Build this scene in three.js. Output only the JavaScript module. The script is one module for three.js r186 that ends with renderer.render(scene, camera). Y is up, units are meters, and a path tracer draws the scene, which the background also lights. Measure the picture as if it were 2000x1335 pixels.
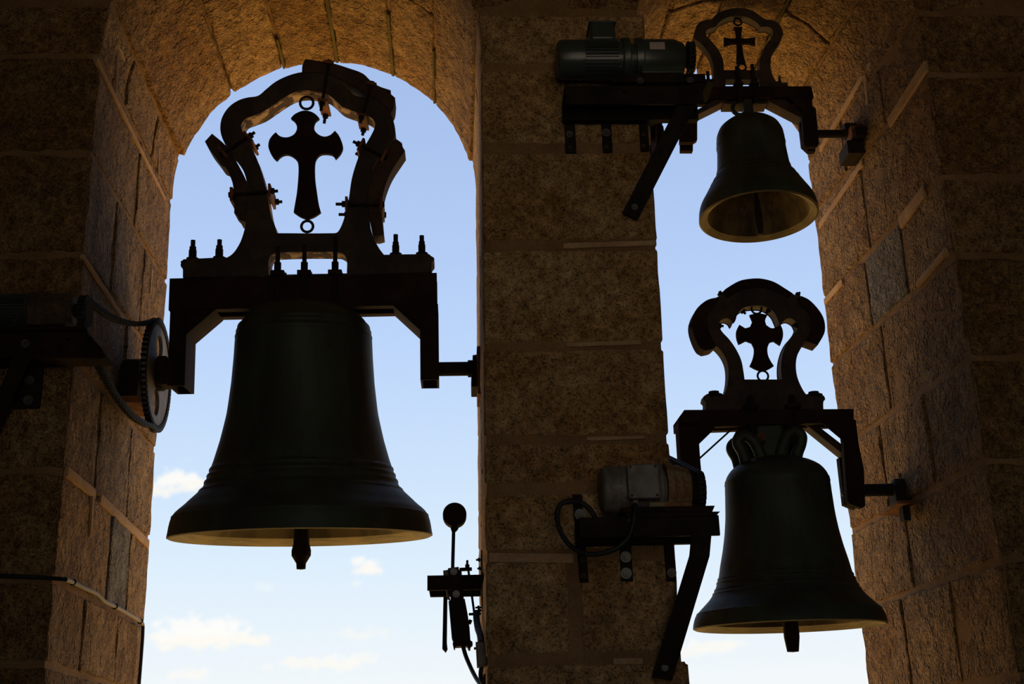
import * as THREE from 'three';
import { RoundedBoxGeometry } from 'three/addons/geometries/RoundedBoxGeometry.js';
import { mergeGeometries, toCreasedNormals } from 'three/addons/utils/BufferGeometryUtils.js';
import { ImprovedNoise } from 'three/addons/math/ImprovedNoise.js';
import { TextGeometry } from 'three/addons/geometries/TextGeometry.js';
import { FontLoader } from 'three/addons/loaders/FontLoader.js';

// ------------------------------------------------------------ camera, renderer
const scene = new THREE.Scene();
const camera = new THREE.PerspectiveCamera(29.9557, 2000 / 1335, 0.05, 2000);
camera.position.set(0, 1.6, 0);
camera.rotation.order = 'YXZ';
camera.rotation.set(...[0.33423,-0.05114,-0.02897]);
const renderer = new THREE.WebGLRenderer({ antialias: true });
renderer.toneMapping = THREE.LinearToneMapping;
renderer.toneMappingExposure = 1.0;
renderer.shadowMap.enabled = true;
// ------------------------------------------------------------ sun
const SUN = { intensity: 11, color: 0xfff1dc, from: [0.6, 0.85, 0.12] };
const sun = new THREE.DirectionalLight(SUN.color, SUN.intensity);
sun.position.set(...SUN.from).multiplyScalar(60);
sun.castShadow = true;
Object.assign(sun.shadow.camera, { left: -30, right: 30, top: 30, bottom: -30, near: 1, far: 200 });
sun.shadow.mapSize.set(2048, 2048);
scene.add(sun, sun.target);

// ------------------------------------------------------------ helpers
let seedState = 7;
const rnd = () => { seedState = (seedState + 0x6d2b79f5) | 0; let t = Math.imul(seedState ^ (seedState >>> 15), 1 | seedState); t = (t + Math.imul(t ^ (t >>> 7), 61 | t)) ^ t; return ((t ^ (t >>> 14)) >>> 0) / 4294967296; };
const lerp = (a, b, t) => a + (b - a) * t, clamp = (x, a, b) => Math.min(b, Math.max(a, x));
const sstep = (a, b, x) => { const t = clamp((x - a) / (b - a), 0, 1); return t * t * (3 - 2 * t); };
const N3 = new ImprovedNoise();
const fbm3 = (x, y, z, o = 3) => { let s = 0, a = 1, n = 0; for (let i = 0; i < o; i++) { s += a * N3.noise(x, y, z); n += a; a *= 0.5; x *= 2.03; y *= 2.03; z *= 2.03; } return s / n; };
// periodic value noise for tiles
function lattice(period, seed) { const r = new Float32Array(period * period); let s = seed * 7919 + 13; for (let i = 0; i < r.length; i++) { s = (Math.imul(s, 1664525) + 1013904223) | 0; r[i] = (s >>> 8 & 0xffff) / 65535; } return r; }
function tileNoise(size, period, seed) {
  const l = lattice(period, seed), out = new Float32Array(size * size);
  for (let y = 0; y < size; y++) {
    const v = (y / size) * period, iy = Math.floor(v), fy = v - iy, sy = fy * fy * (3 - 2 * fy), r0 = (iy % period) * period, r1 = ((iy + 1) % period) * period;
    for (let x = 0; x < size; x++) {
      const u = (x / size) * period, ix = Math.floor(u), fx = u - ix, sx = fx * fx * (3 - 2 * fx), a = ix % period, b = (ix + 1) % period;
      out[y * size + x] = lerp(lerp(l[r0 + a], l[r0 + b], sx), lerp(l[r1 + a], l[r1 + b], sx), sy);
    }
  }
  return out;
}
function tileFbm(size, p0, oct, seed, gain = 0.5) {
  const out = new Float32Array(size * size); let a = 1, n = 0;
  for (let o = 0; o < oct; o++) { const t = tileNoise(size, p0 << o, seed + o); for (let i = 0; i < out.length; i++) out[i] += a * t[i]; n += a; a *= gain; }
  for (let i = 0; i < out.length; i++) out[i] /= n;
  return out;
}
// periodic cells: for every pixel the id (0..1) of its nearest jittered seed
function tileCells(size, period, seed) {
  const jx = lattice(period, seed), jy = lattice(period, seed + 1), id = lattice(period, seed + 2), out = new Float32Array(size * size);
  for (let y = 0; y < size; y++) for (let x = 0; x < size; x++) {
    const u = (x / size) * period, v = (y / size) * period, ix = Math.floor(u), iy = Math.floor(v);
    let best = 9, k = 0;
    for (let dy = -1; dy <= 1; dy++) for (let dx = -1; dx <= 1; dx++) {
      const cx = ix + dx, cy = iy + dy, w = ((cy + period) % period) * period + ((cx + period) % period), ex = cx + jx[w] - u, ey = cy + jy[w] - v, d = ex * ex + ey * ey;
      if (d < best) { best = d; k = id[w]; }
    }
    out[y * size + x] = k;
  }
  return out;
}
function dataTex(size, fill, srgb) {
  const d = new Uint8Array(size * size * 4);
  for (let i = 0; i < size * size; i++) { const c = fill(i); d[i * 4] = clamp(c[0], 0, 255); d[i * 4 + 1] = clamp(c[1], 0, 255); d[i * 4 + 2] = clamp(c[2], 0, 255); d[i * 4 + 3] = 255; }
  const t = new THREE.DataTexture(d, size, size);
  t.wrapS = t.wrapT = THREE.RepeatWrapping; t.magFilter = THREE.LinearFilter; t.minFilter = THREE.LinearMipmapLinearFilter; t.generateMipmaps = true;
  if (srgb) t.colorSpace = THREE.SRGBColorSpace;
  t.needsUpdate = true;
  return t;
}
const rep = (t, tile) => { const c = t.clone(); c.repeat.set(1 / tile, 1 / tile); c.needsUpdate = true; return c; };
const grey = (size, f) => dataTex(size, (i) => { const v = 255 * f(i); return [v, v, v]; });

// ------------------------------------------------------------ sky: clear air and small fair-weather clouds
{
  const W = 4096, H = 2048, d = new Uint8Array(W * H * 4);
  // sRGB of clear air by elevation in degrees
  const air = [[0, 247, 249, 250], [4, 243, 248, 251], [7, 231, 243, 252], [10, 219, 237, 253], [14, 204, 226, 252], [18.5, 190, 215, 251], [23, 180, 205, 246], [27, 172, 198, 240], [31, 166, 192, 236], [45, 146, 176, 226], [65, 122, 156, 212], [90, 110, 145, 204]];
  const clouds = [[-10.5,6.38,2.9,0.95,1],[-11.68,6.53,1.5,0.75,0.9],[-9.2,6.25,1.4,0.6,0.8],[-12.11,12.9,1.5,0.8,1],[-12.57,12.56,1.2,0.5,0.9],[-3.7,9.17,0.8,0.5,1],[-4.2,9.49,0.45,0.35,0.8],[-6.02,5.15,2.4,0.5,0.75],[-4.37,5.25,1.0,0.45,0.6],[-11.47,4.79,1.0,0.45,0.7],[-4.06,6.37,1.2,0.4,0.45],[-8.2,8.36,0.5,0.35,0.3],[11.11,5.39,1.5,0.5,0.75],[10.33,5.27,1.0,0.4,0.6],[12.11,5.5,0.7,0.3,0.5],[-4.31,8.56,0.3,0.25,0.35]];
  for (let k = 0; k < 110; k++) {  // the same kind of clouds round the rest of the horizon
    const az = rnd() * 360 - 180;
    if (Math.abs(az - 3) < 30) continue;
    clouds.push([az, 2 + 14 * Math.pow(rnd(), 1.5), 0.5 + 2.4 * rnd(), 0.3 + 0.6 * rnd(), 0.4 + 0.6 * rnd()]);
  }
  const cover = new Float32Array(W * H);
  for (const [az, el, wa, we, op] of clouds) {
    const r0 = Math.floor(((el - we * 2.2 + 90) / 180) * H), r1 = Math.ceil(((el + we * 2.2 + 90) / 180) * H), c0 = Math.floor(((az - wa * 2 + 90) / 360) * W), c1 = Math.ceil(((az + wa * 2 + 90) / 360) * W);
    for (let r = r0; r <= r1; r++) for (let c = c0; c <= c1; c++) {
      const e = ((r + 0.5) / H) * 180 - 90, a = ((c + 0.5) / W) * 360 - 90, x = (a - az) / wa, y = (e - el) / we;
      const q = Math.sqrt(x * x + (y < 0 ? y * y * 2.2 : y * y)), n = fbm3(a * 1.5, e * 1.9, az, 5);
      const v = op * sstep(0.0, 0.55, 0.95 - q + n * 1.3), i = r * W + ((c % W) + W) % W;
      cover[i] = 1 - (1 - cover[i]) * (1 - v);
    }
  }
  for (let r = 0; r < H; r++) {
    const e = Math.max(0, ((r + 0.5) / H) * 180 - 90);
    let k = 0; while (k < air.length - 2 && air[k + 1][0] < e) k++;
    const t = clamp((e - air[k][0]) / (air[k + 1][0] - air[k][0]), 0, 1), c0 = [1, 2, 3].map((j) => lerp(air[k][j], air[k + 1][j], t));
    for (let c = 0; c < W; c++) {
      const i = (r * W + c) * 4, v = cover[r * W + c], below = cover[Math.max(0, r - 5) * W + c];
      const shade = sstep(0, 0.6, v - below) ;
      const cl = [255, 254 - 3 * shade, 250 - 8 * shade], dith = rnd() - 0.5;
      for (let j = 0; j < 3; j++) d[i + j] = clamp(Math.round(lerp(c0[j], cl[j], v * 0.92) + dith), 0, 255);
      d[i + 3] = 255;
    }
  }
  const t = new THREE.DataTexture(d, W, H);
  t.mapping = THREE.EquirectangularReflectionMapping; t.colorSpace = THREE.SRGBColorSpace; t.magFilter = THREE.LinearFilter; t.minFilter = THREE.LinearFilter; t.needsUpdate = true;
  scene.background = t; scene.environment = t;
}

// ------------------------------------------------------------ materials
const std = (o) => new THREE.MeshStandardMaterial(o);
const S = 1024;
const cellsA = tileCells(S, 180, 3), cellsB = tileCells(S, 64, 31), fineA = tileFbm(S, 32, 4, 11, 0.6), broad = tileFbm(S, 3, 4, 57), fineB = tileFbm(S, 40, 3, 201, 0.7), mid = tileFbm(S, 12, 4, 91, 0.55);
// granite: feldspar, quartz and mica grains with iron staining
const graniteMap = dataTex(S, (i) => {
  const g = cellsA[i], st = sstep(0.4, 0.66, broad[i]), m = (mid[i] - 0.5) * 48 + (fineB[i] - 0.5) * 80, f = (fineA[i] - 0.5) * 90;
  let c = g < 0.15 ? [118, 102, 82] : g < 0.36 ? [180, 166, 144] : g < 0.72 ? [212, 186, 146] : g < 0.9 ? [202, 164, 114] : [226, 208, 182];
  c = [lerp(c[0], 208, 0.22), lerp(c[1], 176, 0.22), lerp(c[2], 134, 0.22)];
  return [c[0] + m + f - st * 8, c[1] + m + f - st * 14, c[2] + m + f - st * 22];
}, true);
const graniteBump = grey(S, (i) => { const pit = sstep(0.5, 0.7, fineB[i]); return clamp(0.55 + (fineB[i] - 0.5) * 1.3 + (mid[i] - 0.5) * 0.7 - pit * 0.4, 0, 1); });
const mortarMap = dataTex(512, (() => { const n = tileFbm(512, 4, 5, 5), g = tileCells(512, 120, 8); return (i) => { const v = (n[i] - 0.5) * 70 + (g[i] - 0.5) * 26; return [206 + v, 180 + v, 152 + v]; }; })(), true);
const mortarBump = grey(512, (() => { const n = tileFbm(512, 16, 5, 25, 0.6); return (i) => n[i]; })());
const metalNoise = tileFbm(512, 4, 6, 77, 0.6), metalStreak = tileFbm(512, 8, 4, 177, 0.6);
const patina = (a, b, amt = 0.55) => dataTex(512, (i) => { const t = sstep(0.36, 0.66, metalNoise[i]) * amt + (metalStreak[i] - 0.5) * 0.25; return [0, 1, 2].map((j) => lerp(a[j], b[j], clamp(t, 0, 1))); }, true);
const metalBump = grey(512, (i) => metalNoise[i]);
// flaked edge paint of the largest frame, its pale tone holding painted underside light
const wornLitMap = dataTex(512, (i) => { const t = sstep(0.42, 0.56, metalNoise[i] * 0.6 + metalStreak[i] * 0.4), v = (metalStreak[i] - 0.5) * 40; return [lerp(196, 70, t) + v, lerp(166, 52, t) + v, lerp(142, 42, t) + v]; }, true);
const granite = (tint, bs = 0.006) => std({ color: tint, map: rep(graniteMap, 0.85), bumpMap: rep(graniteBump, 0.85), bumpScale: bs, roughness: 0.95 });
const TINT = [0xae9a76, 0xa6906a, 0xb29f7e, 0x9f8a64, 0xa79474];
const stoneMats = TINT.map((t) => granite(t, 0.006)), roughMats = TINT.map((t) => granite(t, 0.024)), pierMats = [0xcabb9e, 0xc2b192, 0xcebfa6, 0xbfad8e].map((t) => granite(t, 0.006));  // dressed faces, hammered faces
const greyStone = granite(0x8b94a6, 0.02);
const mortarMat = std({ color: 0xa99576, map: rep(mortarMap, 0.5), bumpMap: rep(mortarBump, 0.4), bumpScale: 0.004, roughness: 1 });
const limeMat = std({ color: 0xe0d0b8, map: rep(mortarMap, 0.5), bumpMap: rep(mortarBump, 0.3), bumpScale: 0.003, roughness: 1 });
const algaeMat = std({ color: 0x6b6a2c, map: rep(mortarMap, 0.4), bumpMap: rep(mortarBump, 0.2), bumpScale: 0.004, roughness: 1 });
const M = {
  bronze: std({ map: rep(patina([48, 52, 40], [70, 84, 68]), 0.6), bumpMap: rep(metalBump, 0.3), bumpScale: 0.0012, roughness: 0.62, metalness: 0.35 }),
  bronzeIn: std({ map: rep(patina([106, 92, 62], [70, 60, 40], 0.9), 0.35), bumpMap: rep(metalBump, 0.25), bumpScale: 0.001, roughness: 0.7, metalness: 0.25 }),
  iron: new THREE.MeshPhysicalMaterial({ map: rep(patina([38, 27, 22], [62, 42, 31]), 0.35), bumpMap: rep(metalBump, 0.12), bumpScale: 0.002, roughness: 0.95, specularIntensity: 0.25 }),
  ironDark: new THREE.MeshPhysicalMaterial({ map: rep(patina([32, 29, 25], [54, 39, 28]), 0.3), bumpMap: rep(metalBump, 0.12), bumpScale: 0.0015, roughness: 0.85, specularIntensity: 0.35 }),
  frame: std({ map: rep(patina([42, 34, 28], [84, 64, 50]), 0.3), bumpMap: rep(metalBump, 0.15), bumpScale: 0.0016, roughness: 0.85 }),
  wornLitEdge: std({ map: rep(wornLitMap, 0.16), bumpMap: rep(metalBump, 0.1), bumpScale: 0.002, roughness: 0.95 }),
  wood: std({ map: rep(patina([48, 34, 26], [84, 60, 44]), 0.25), bumpMap: rep(metalBump, 0.1), bumpScale: 0.002, roughness: 0.9 }),
  rusty: std({ map: rep(patina([92, 58, 34], [140, 84, 40], 0.9), 0.25), bumpMap: rep(metalBump, 0.15), bumpScale: 0.0015, roughness: 0.9 }),
  bolt: std({ color: 0x66625b, roughness: 0.45, metalness: 0.7 }),
  steelGrey: std({ map: rep(patina([128, 122, 114], [96, 82, 72]), 0.25), roughness: 0.7, metalness: 0.2 }),
  greenPaint: std({ color: 0x3e443d, roughness: 0.3, bumpMap: rep(metalBump, 0.2), bumpScale: 0.0004 }),
  silverPaint: std({ map: rep(patina([128, 126, 120], [98, 80, 66], 0.6), 0.22), roughness: 0.6, metalness: 0.2, bumpMap: rep(metalBump, 0.15), bumpScale: 0.0008 }),
  rustPaint: std({ map: rep(patina([142, 128, 96], [128, 82, 40], 1), 0.16), roughness: 0.75, metalness: 0.1, bumpMap: rep(metalBump, 0.1), bumpScale: 0.001 }),
  oldGear: std({ map: rep(patina([56, 46, 34], [92, 66, 36], 0.9), 0.2), bumpMap: rep(metalBump, 0.1), bumpScale: 0.001, roughness: 0.8 }),
  chain: std({ color: 0x1c1b1a, roughness: 0.75, metalness: 0.1 }),
  rubber: std({ color: 0x17171a, roughness: 0.6 }),
  greyCable: std({ color: 0x8d867c, roughness: 0.7 }),
  boxGrey: std({ color: 0x756c60, roughness: 0.7 }),
  label: std({ color: 0xb9a89a, roughness: 0.6 }),
  red: std({ color: 0x7a1512, roughness: 0.7 }),
};

// ------------------------------------------------------------ building helpers
const names = new Map();
const numbered = (n) => { const k = names.get(n) ?? 0; names.set(n, k + 1); return k ? n + '_' + String(k).padStart(3, '0') : n; };
function mesh(name, geo, mat, parent) { const m = new THREE.Mesh(geo, mat); m.name = parent === scene ? numbered(name) : name; m.castShadow = m.receiveShadow = true; parent.add(m); return m; }
function thing(name, label, category, at = [0, 0, 0], tilt = 0) { const g = new THREE.Group(); g.name = numbered(name); g.position.set(...at); g.rotation.x = tilt; g.userData = { label, category }; scene.add(g); return g; }
function structure(name, label) { const g = new THREE.Group(); g.name = name; g.userData = { kind: 'structure', label }; scene.add(g); return g; }
const V = (a) => new THREE.Vector3(...a);
const join = (list) => mergeGeometries(list.map((g) => { const n = g.index ? g.toNonIndexed() : g; for (const k of Object.keys(n.attributes)) if (!['position', 'normal', 'uv'].includes(k)) n.deleteAttribute(k); n.morphAttributes = {}; return n; }));
function boxUV(g) {  // uv in metres from the dominant axis of each face
  const n = g.index ? g.toNonIndexed() : g, p = n.attributes.position, uv = new Float32Array(p.count * 2), a = new THREE.Vector3(), b = new THREE.Vector3(), c = new THREE.Vector3();
  for (let i = 0; i < p.count; i += 3) {
    a.fromBufferAttribute(p, i); b.fromBufferAttribute(p, i + 1); c.fromBufferAttribute(p, i + 2);
    const f = b.clone().sub(a).cross(c.clone().sub(a)), x = Math.abs(f.x), y = Math.abs(f.y), z = Math.abs(f.z), k = x > y && x > z ? [2, 1] : y > z ? [0, 2] : [0, 1];
    [a, b, c].forEach((v, j) => { const e = v.toArray(); uv[(i + j) * 2] = e[k[0]]; uv[(i + j) * 2 + 1] = e[k[1]]; });
  }
  n.setAttribute('uv', new THREE.BufferAttribute(uv, 2));
  return n;
}
function round(pts, open = false, sub = 4, sharp = 0.75) {  // rounds a traced outline, keeping its corners
  const n = pts.length, out = [], P = (i) => pts[((i % n) + n) % n];
  const turn = (i) => { const a = P(i - 1), b = P(i), c = P(i + 1), t = Math.atan2(c[1] - b[1], c[0] - b[0]) - Math.atan2(b[1] - a[1], b[0] - a[0]); return Math.abs(Math.atan2(Math.sin(t), Math.cos(t))); };
  const corner = (i) => turn(i) > sharp;
  for (let i = 0; i < n; i++) {
    const a = P(i), b = P(i + 1), ca = corner(i), cb = corner(i + 1), L = Math.hypot(b[0] - a[0], b[1] - a[1]);
    out.push(a);
    if (ca && cb) continue;
    const tan = (p, q, r) => { const d = [r[0] - p[0], r[1] - p[1]], l = Math.hypot(...d) || 1; return [d[0] / l * L, d[1] / l * L]; };
    const ta = ca ? [b[0] - a[0], b[1] - a[1]] : tan(P(i - 1), a, b), tb = cb ? [b[0] - a[0], b[1] - a[1]] : tan(a, b, P(i + 2));
    for (let s = 1; s < sub; s++) { const t = s / sub, t2 = t * t, t3 = t2 * t, h = [2 * t3 - 3 * t2 + 1, t3 - 2 * t2 + t, -2 * t3 + 3 * t2, t3 - t2]; out.push([0, 1].map((j) => h[0] * a[j] + h[1] * ta[j] + h[2] * b[j] + h[3] * tb[j])); }
  }
  return out;
}
function ext(pts, z0, z1, { holes = [], bevel = 0.002, smooth = false } = {}) {  // a profile in x, y carried from z0 to z1
  const sh = (p) => (smooth ? round(p) : p).map((q) => new THREE.Vector2(...q));
  const s = new THREE.Shape(sh(pts)); for (const h of holes) s.holes.push(new THREE.Path(sh(h)));
  const g = new THREE.ExtrudeGeometry(s, { depth: z1 - z0 - 2 * bevel, bevelEnabled: bevel > 0, bevelThickness: bevel, bevelSize: bevel, bevelOffset: -bevel, bevelSegments: 1, steps: 1 });
  g.translate(0, 0, z0 + bevel);
  return boxUV(g);
}
function bx(x0, x1, y0, y1, z0, z1, r = 0.002) { const g = new RoundedBoxGeometry(Math.abs(x1 - x0), Math.abs(y1 - y0), Math.abs(z1 - z0), 1, Math.min(r, Math.abs(x1 - x0) * 0.45, Math.abs(y1 - y0) * 0.45, Math.abs(z1 - z0) * 0.45)); g.translate((x0 + x1) / 2, (y0 + y1) / 2, (z0 + z1) / 2); return boxUV(g); }
function aim(g, a, b) { const d = V(b).sub(V(a)); g.applyQuaternion(new THREE.Quaternion().setFromUnitVectors(new THREE.Vector3(0, 1, 0), d.clone().normalize())); g.translate((a[0] + b[0]) / 2, (a[1] + b[1]) / 2, (a[2] + b[2]) / 2); return g; }
const rod = (a, b, r, seg = 12, r2 = r) => aim(new THREE.CylinderGeometry(r2, r, V(a).distanceTo(V(b)), seg), a, b).toNonIndexed();
const hex = (a, b, r) => aim(new THREE.CylinderGeometry(r, r, V(a).distanceTo(V(b)), 6), a, b).toNonIndexed();
function bar(a, b, w, t) {  // flat bar from a to b: width w in the xy plane, thickness t in z
  const d = V(b).sub(V(a)), L = d.length(), g = new RoundedBoxGeometry(w, L, t, 1, Math.min(0.002, t * 0.4));
  const y = d.clone().normalize(), z = new THREE.Vector3(0, 0, 1).addScaledVector(y, -y.z).normalize(), x = y.clone().cross(z);
  g.applyMatrix4(new THREE.Matrix4().makeBasis(x, y, z)); g.translate(...V(a).add(V(b)).multiplyScalar(0.5).toArray());
  return boxUV(g);
}
const tube = (pts, r, seg = 80, closed = false) => new THREE.TubeGeometry(new THREE.CatmullRomCurve3(pts.map(V), closed), seg, r, 10, closed).toNonIndexed();
const torus = (c, R, r, axis = [0, 0, 1], seg = 28) => { const g = new THREE.TorusGeometry(R, r, 10, seg); g.applyQuaternion(new THREE.Quaternion().setFromUnitVectors(new THREE.Vector3(0, 0, 1), V(axis).normalize())); g.translate(...c); return g.toNonIndexed(); };
const latheX = (pts, seg = 32) => { const g = new THREE.LatheGeometry(pts.map((p) => new THREE.Vector2(p[1], p[0])), seg); g.rotateZ(-Math.PI / 2); return toCreasedNormals(g, 0.6); };  // pts [x, radius], turned about the x axis
function boxTube(x0, x1, y0, y1, z0, z1, t) {  // upright hollow section, open below
  const s = new THREE.Shape([[x0, -z1], [x1, -z1], [x1, -z0], [x0, -z0]].map((p) => new THREE.Vector2(...p)));
  s.holes.push(new THREE.Path([[x0 + t, -z1 + t], [x0 + t, -z0 - t], [x1 - t, -z0 - t], [x1 - t, -z1 + t]].map((p) => new THREE.Vector2(...p))));
  const g = new THREE.ExtrudeGeometry(s, { depth: y1 - y0, bevelEnabled: false }); g.rotateX(-Math.PI / 2); g.translate(0, y0, 0);
  return boxUV(g);
}
function boltHead(c, r, n = [0, 0, 1], washer = true) { const e = (k) => c.map((v, i) => v + n[i] * k); const l = [hex(e(0.003), e(0.003 + r * 0.8), r), rod(e(0.003 + r * 0.8), e(0.003 + r * 1.3), r * 0.55, 10)]; if (washer) l.push(rod(e(-0.001), e(0.003), r * 1.4, 20)); return join(l); }

// ------------------------------------------------------------ stones
function stoneGeo(lo, hi, { seg = 0.034, amp = 0.005, r = 0.010, warp = null, seed = 0, chip = 1 } = {}) {
  const axis = (L) => { const n = Math.max(1, Math.round((L - 2 * r) / seg)), a = [0, r * 0.35, r]; for (let i = 1; i < n; i++) a.push(r + ((L - 2 * r) * i) / n); a.push(L - r, L - r * 0.35, L); return a; };
  const ax = [0, 1, 2].map((k) => axis(hi[k] - lo[k]).map((v) => v + lo[k])), pos = [], uv = [], idx = [], key = [], map = new Map(), ou = rnd() * 5, ov = rnd() * 5, o = seed * 3.7;
  const place = (p) => {
    const q = p.map((v, k) => clamp(v, lo[k] + r, hi[k] - r)), d = p.map((v, k) => v - q[k]), l = Math.hypot(...d) || 1, u = d.map((v) => v / l);
    const edge = u.filter((v) => Math.abs(v) > 0.25).length > 1 ? 1 : 0;
    const n = fbm3(p[0] * 11 + o, p[1] * 11, p[2] * 11, 3) * amp + Math.min(0, fbm3(p[0] * 5 + o, p[1] * 5 + 3, p[2] * 5, 2)) * amp * 0.9 - edge * chip * Math.max(0, fbm3(p[0] * 13 + o, p[1] * 13, p[2] * 13 + 9, 2)) * 0.014;
    const e = q.map((v, k) => v + u[k] * (r + n));
    return warp ? warp(e) : e;
  };
  for (let f = 0; f < 6; f++) {
    const k = f >> 1, s = f & 1, i = (k + 1) % 3, j = (k + 2) % 3, base = pos.length / 3, nu = ax[i].length, nv = ax[j].length;
    for (let b = 0; b < nv; b++) for (let a = 0; a < nu; a++) {
      const p = [0, 0, 0]; p[k] = s ? hi[k] : lo[k]; p[i] = ax[i][a]; p[j] = ax[j][b];
      pos.push(...place(p)); uv.push(ou + (k === 0 ? p[2] : p[0]), ov + (k === 1 ? p[2] : p[1])); key.push(p.map((v) => Math.round(v * 1e5)).join());
    }
    for (let b = 0; b < nv - 1; b++) for (let a = 0; a < nu - 1; a++) {
      const v = base + b * nu + a, t = s ? [v, v + 1, v + nu, v + 1, v + nu + 1, v + nu] : [v, v + nu, v + 1, v + 1, v + nu, v + nu + 1];
      idx.push(...t);
    }
  }
  const P = new Float32Array(pos), nrm = new Float32Array(P.length), A = new THREE.Vector3(), B = new THREE.Vector3(), C = new THREE.Vector3();
  for (let t = 0; t < idx.length; t += 3) {
    A.fromArray(P, idx[t] * 3); B.fromArray(P, idx[t + 1] * 3).sub(A); C.fromArray(P, idx[t + 2] * 3).sub(A); B.cross(C);
    for (let q = 0; q < 3; q++) { const kk = key[idx[t + q]], m = map.get(kk) ?? map.set(kk, [0, 0, 0]).get(kk); m[0] += B.x; m[1] += B.y; m[2] += B.z; }
  }
  for (let v = 0; v < key.length; v++) { const m = map.get(key[v]), l = Math.hypot(...m) || 1; nrm.set(m.map((c) => c / l), v * 3); }
  const g = new THREE.BufferGeometry();
  g.setAttribute('position', new THREE.BufferAttribute(P, 3)); g.setAttribute('normal', new THREE.BufferAttribute(nrm, 3)); g.setAttribute('uv', new THREE.BufferAttribute(new Float32Array(uv), 2)); g.setIndex(idx);
  return g;
}

// ------------------------------------------------------------ the bell wall: two arched openings either side of a pier
const ZF = -4.0, ZB = -5.2, SILL = 0.95;
const ARCH_L = { c: [-0.552, -0.547], y: 4.13, r: [0.672, 0.655] }, ARCH_R = { c: [1.222, 1.178], y: 4.245, r: [0.518, 0.47] };  // front, back
const along = (z) => (ZF - z) / (ZF - ZB);
const frontWall = structure('wall_front', 'granite bell wall with two arched openings and a pier between them');
{
  const rec = 0.007, s = new THREE.Shape();
  s.moveTo(-3.4, -0.4); s.lineTo(3.8, -0.4); s.lineTo(3.8, 7); s.lineTo(-3.4, 7); s.closePath();
  const hole = (A, k) => { const p = new THREE.Path(), x0 = A.c[k] - A.r[k] - rec, x1 = A.c[k] + A.r[k] + rec; p.moveTo(x0, SILL); p.lineTo(x0, A.y); p.absarc(A.c[k], A.y, A.r[k] + rec, Math.PI, 0, true); p.lineTo(x1, SILL); p.closePath(); return p; };
  s.holes.push(hole(ARCH_L, 0), hole(ARCH_R, 0));
  const g = new THREE.ExtrudeGeometry(s, { depth: ZF - ZB - 0.01, bevelEnabled: false, curveSegments: 24 });
  g.translate(0, 0, ZB + 0.005);
  const p = g.attributes.position;
  for (let i = 0; i < p.count; i++) {  // the right opening narrows outwards
    const x = p.getX(i), y = p.getY(i), t = along(p.getZ(i));
    if (y > 0 && y < 6 && x > 0.4 && x < 3) p.setX(i, lerp(ARCH_R.c[0], ARCH_R.c[1], t) + (x - ARCH_R.c[0]) * (lerp(ARCH_R.r[0], ARCH_R.r[1], t) + rec) / (ARCH_R.r[0] + rec));
  }
  g.computeVertexNormals();
  mesh('mortar_core', boxUV(g), mortarMat, frontWall);
}
let stoneN = 0;
function stone(x0, x1, y0, y1, z0, z1, opt = {}) {
  const j = opt.joint ?? 0.008;
  const pool = opt.pool ? opt.pool : opt.rough ? roughMats : stoneMats;
  const g = stoneGeo([x0 + (opt.jx0 ?? j), y0 + j, z0 + (opt.jz0 ?? j)], [x1 - (opt.jx1 ?? j), y1 - j, z1], { seed: ++stoneN, ...opt });
  return mesh('stone', g, opt.mat ?? pool[Math.floor(rnd() * pool.length)], frontWall);
}
// pier
{
  const J = [0.95, 1.3, 1.62, 1.97, 2.275, 2.5, 2.655, 2.975, 3.335, 3.715, 4.035, 4.265];
  const follow = (y) => { const d = Math.max(0, y - ARCH_L.y); return ARCH_L.r[1] - Math.sqrt(ARCH_L.r[1] ** 2 - d * d); };  // the springers take up the curve of the arch
  const lean = (e) => [lerp(0.098, 0.122, clamp((e[1] - 1.9) / 2.2, -0.5, 1.2)) + (e[0] - 0.12) * (0.6 / 0.588) - follow(e[1]) * clamp(1 - (e[0] - 0.12) / 0.588, 0, 1), e[1], e[2]];
  mesh('mortar_core', stoneGeo([0.125, 0.96, ZB + 0.008], [0.703, 4.26, ZF - 0.006], { seed: 901, amp: 0.003, seg: 0.05, warp: lean }), mortarMat, frontWall);
  for (let k = 0; k < J.length - 1; k++) {
    const y0 = J[k], y1 = J[k + 1], zs = k % 2 ? -4.72 : -4.5, o = { warp: lean, jx0: 0, jx1: 0, jz0: 0.011, amp: 0.004, chip: 1.4, pool: pierMats };
    if (k === 3) { stone(0.12, 0.39, y0, y1, zs, ZF, { ...o, jx1: 0.018 }); stone(0.39, 0.708, y0, y1, zs, ZF, { ...o, jx0: 0.018 }); }
    else stone(0.12, k === 2 ? 0.728 : 0.708, y0, y1, zs, ZF, { ...o, joint: k === 2 || k === 4 || k === 8 ? 0.022 : 0.012 });
    stone(0.12, 0.7, y0, y1, ZB, zs - 0.011, { ...o, jz0: 0 });
  }
}
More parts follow.
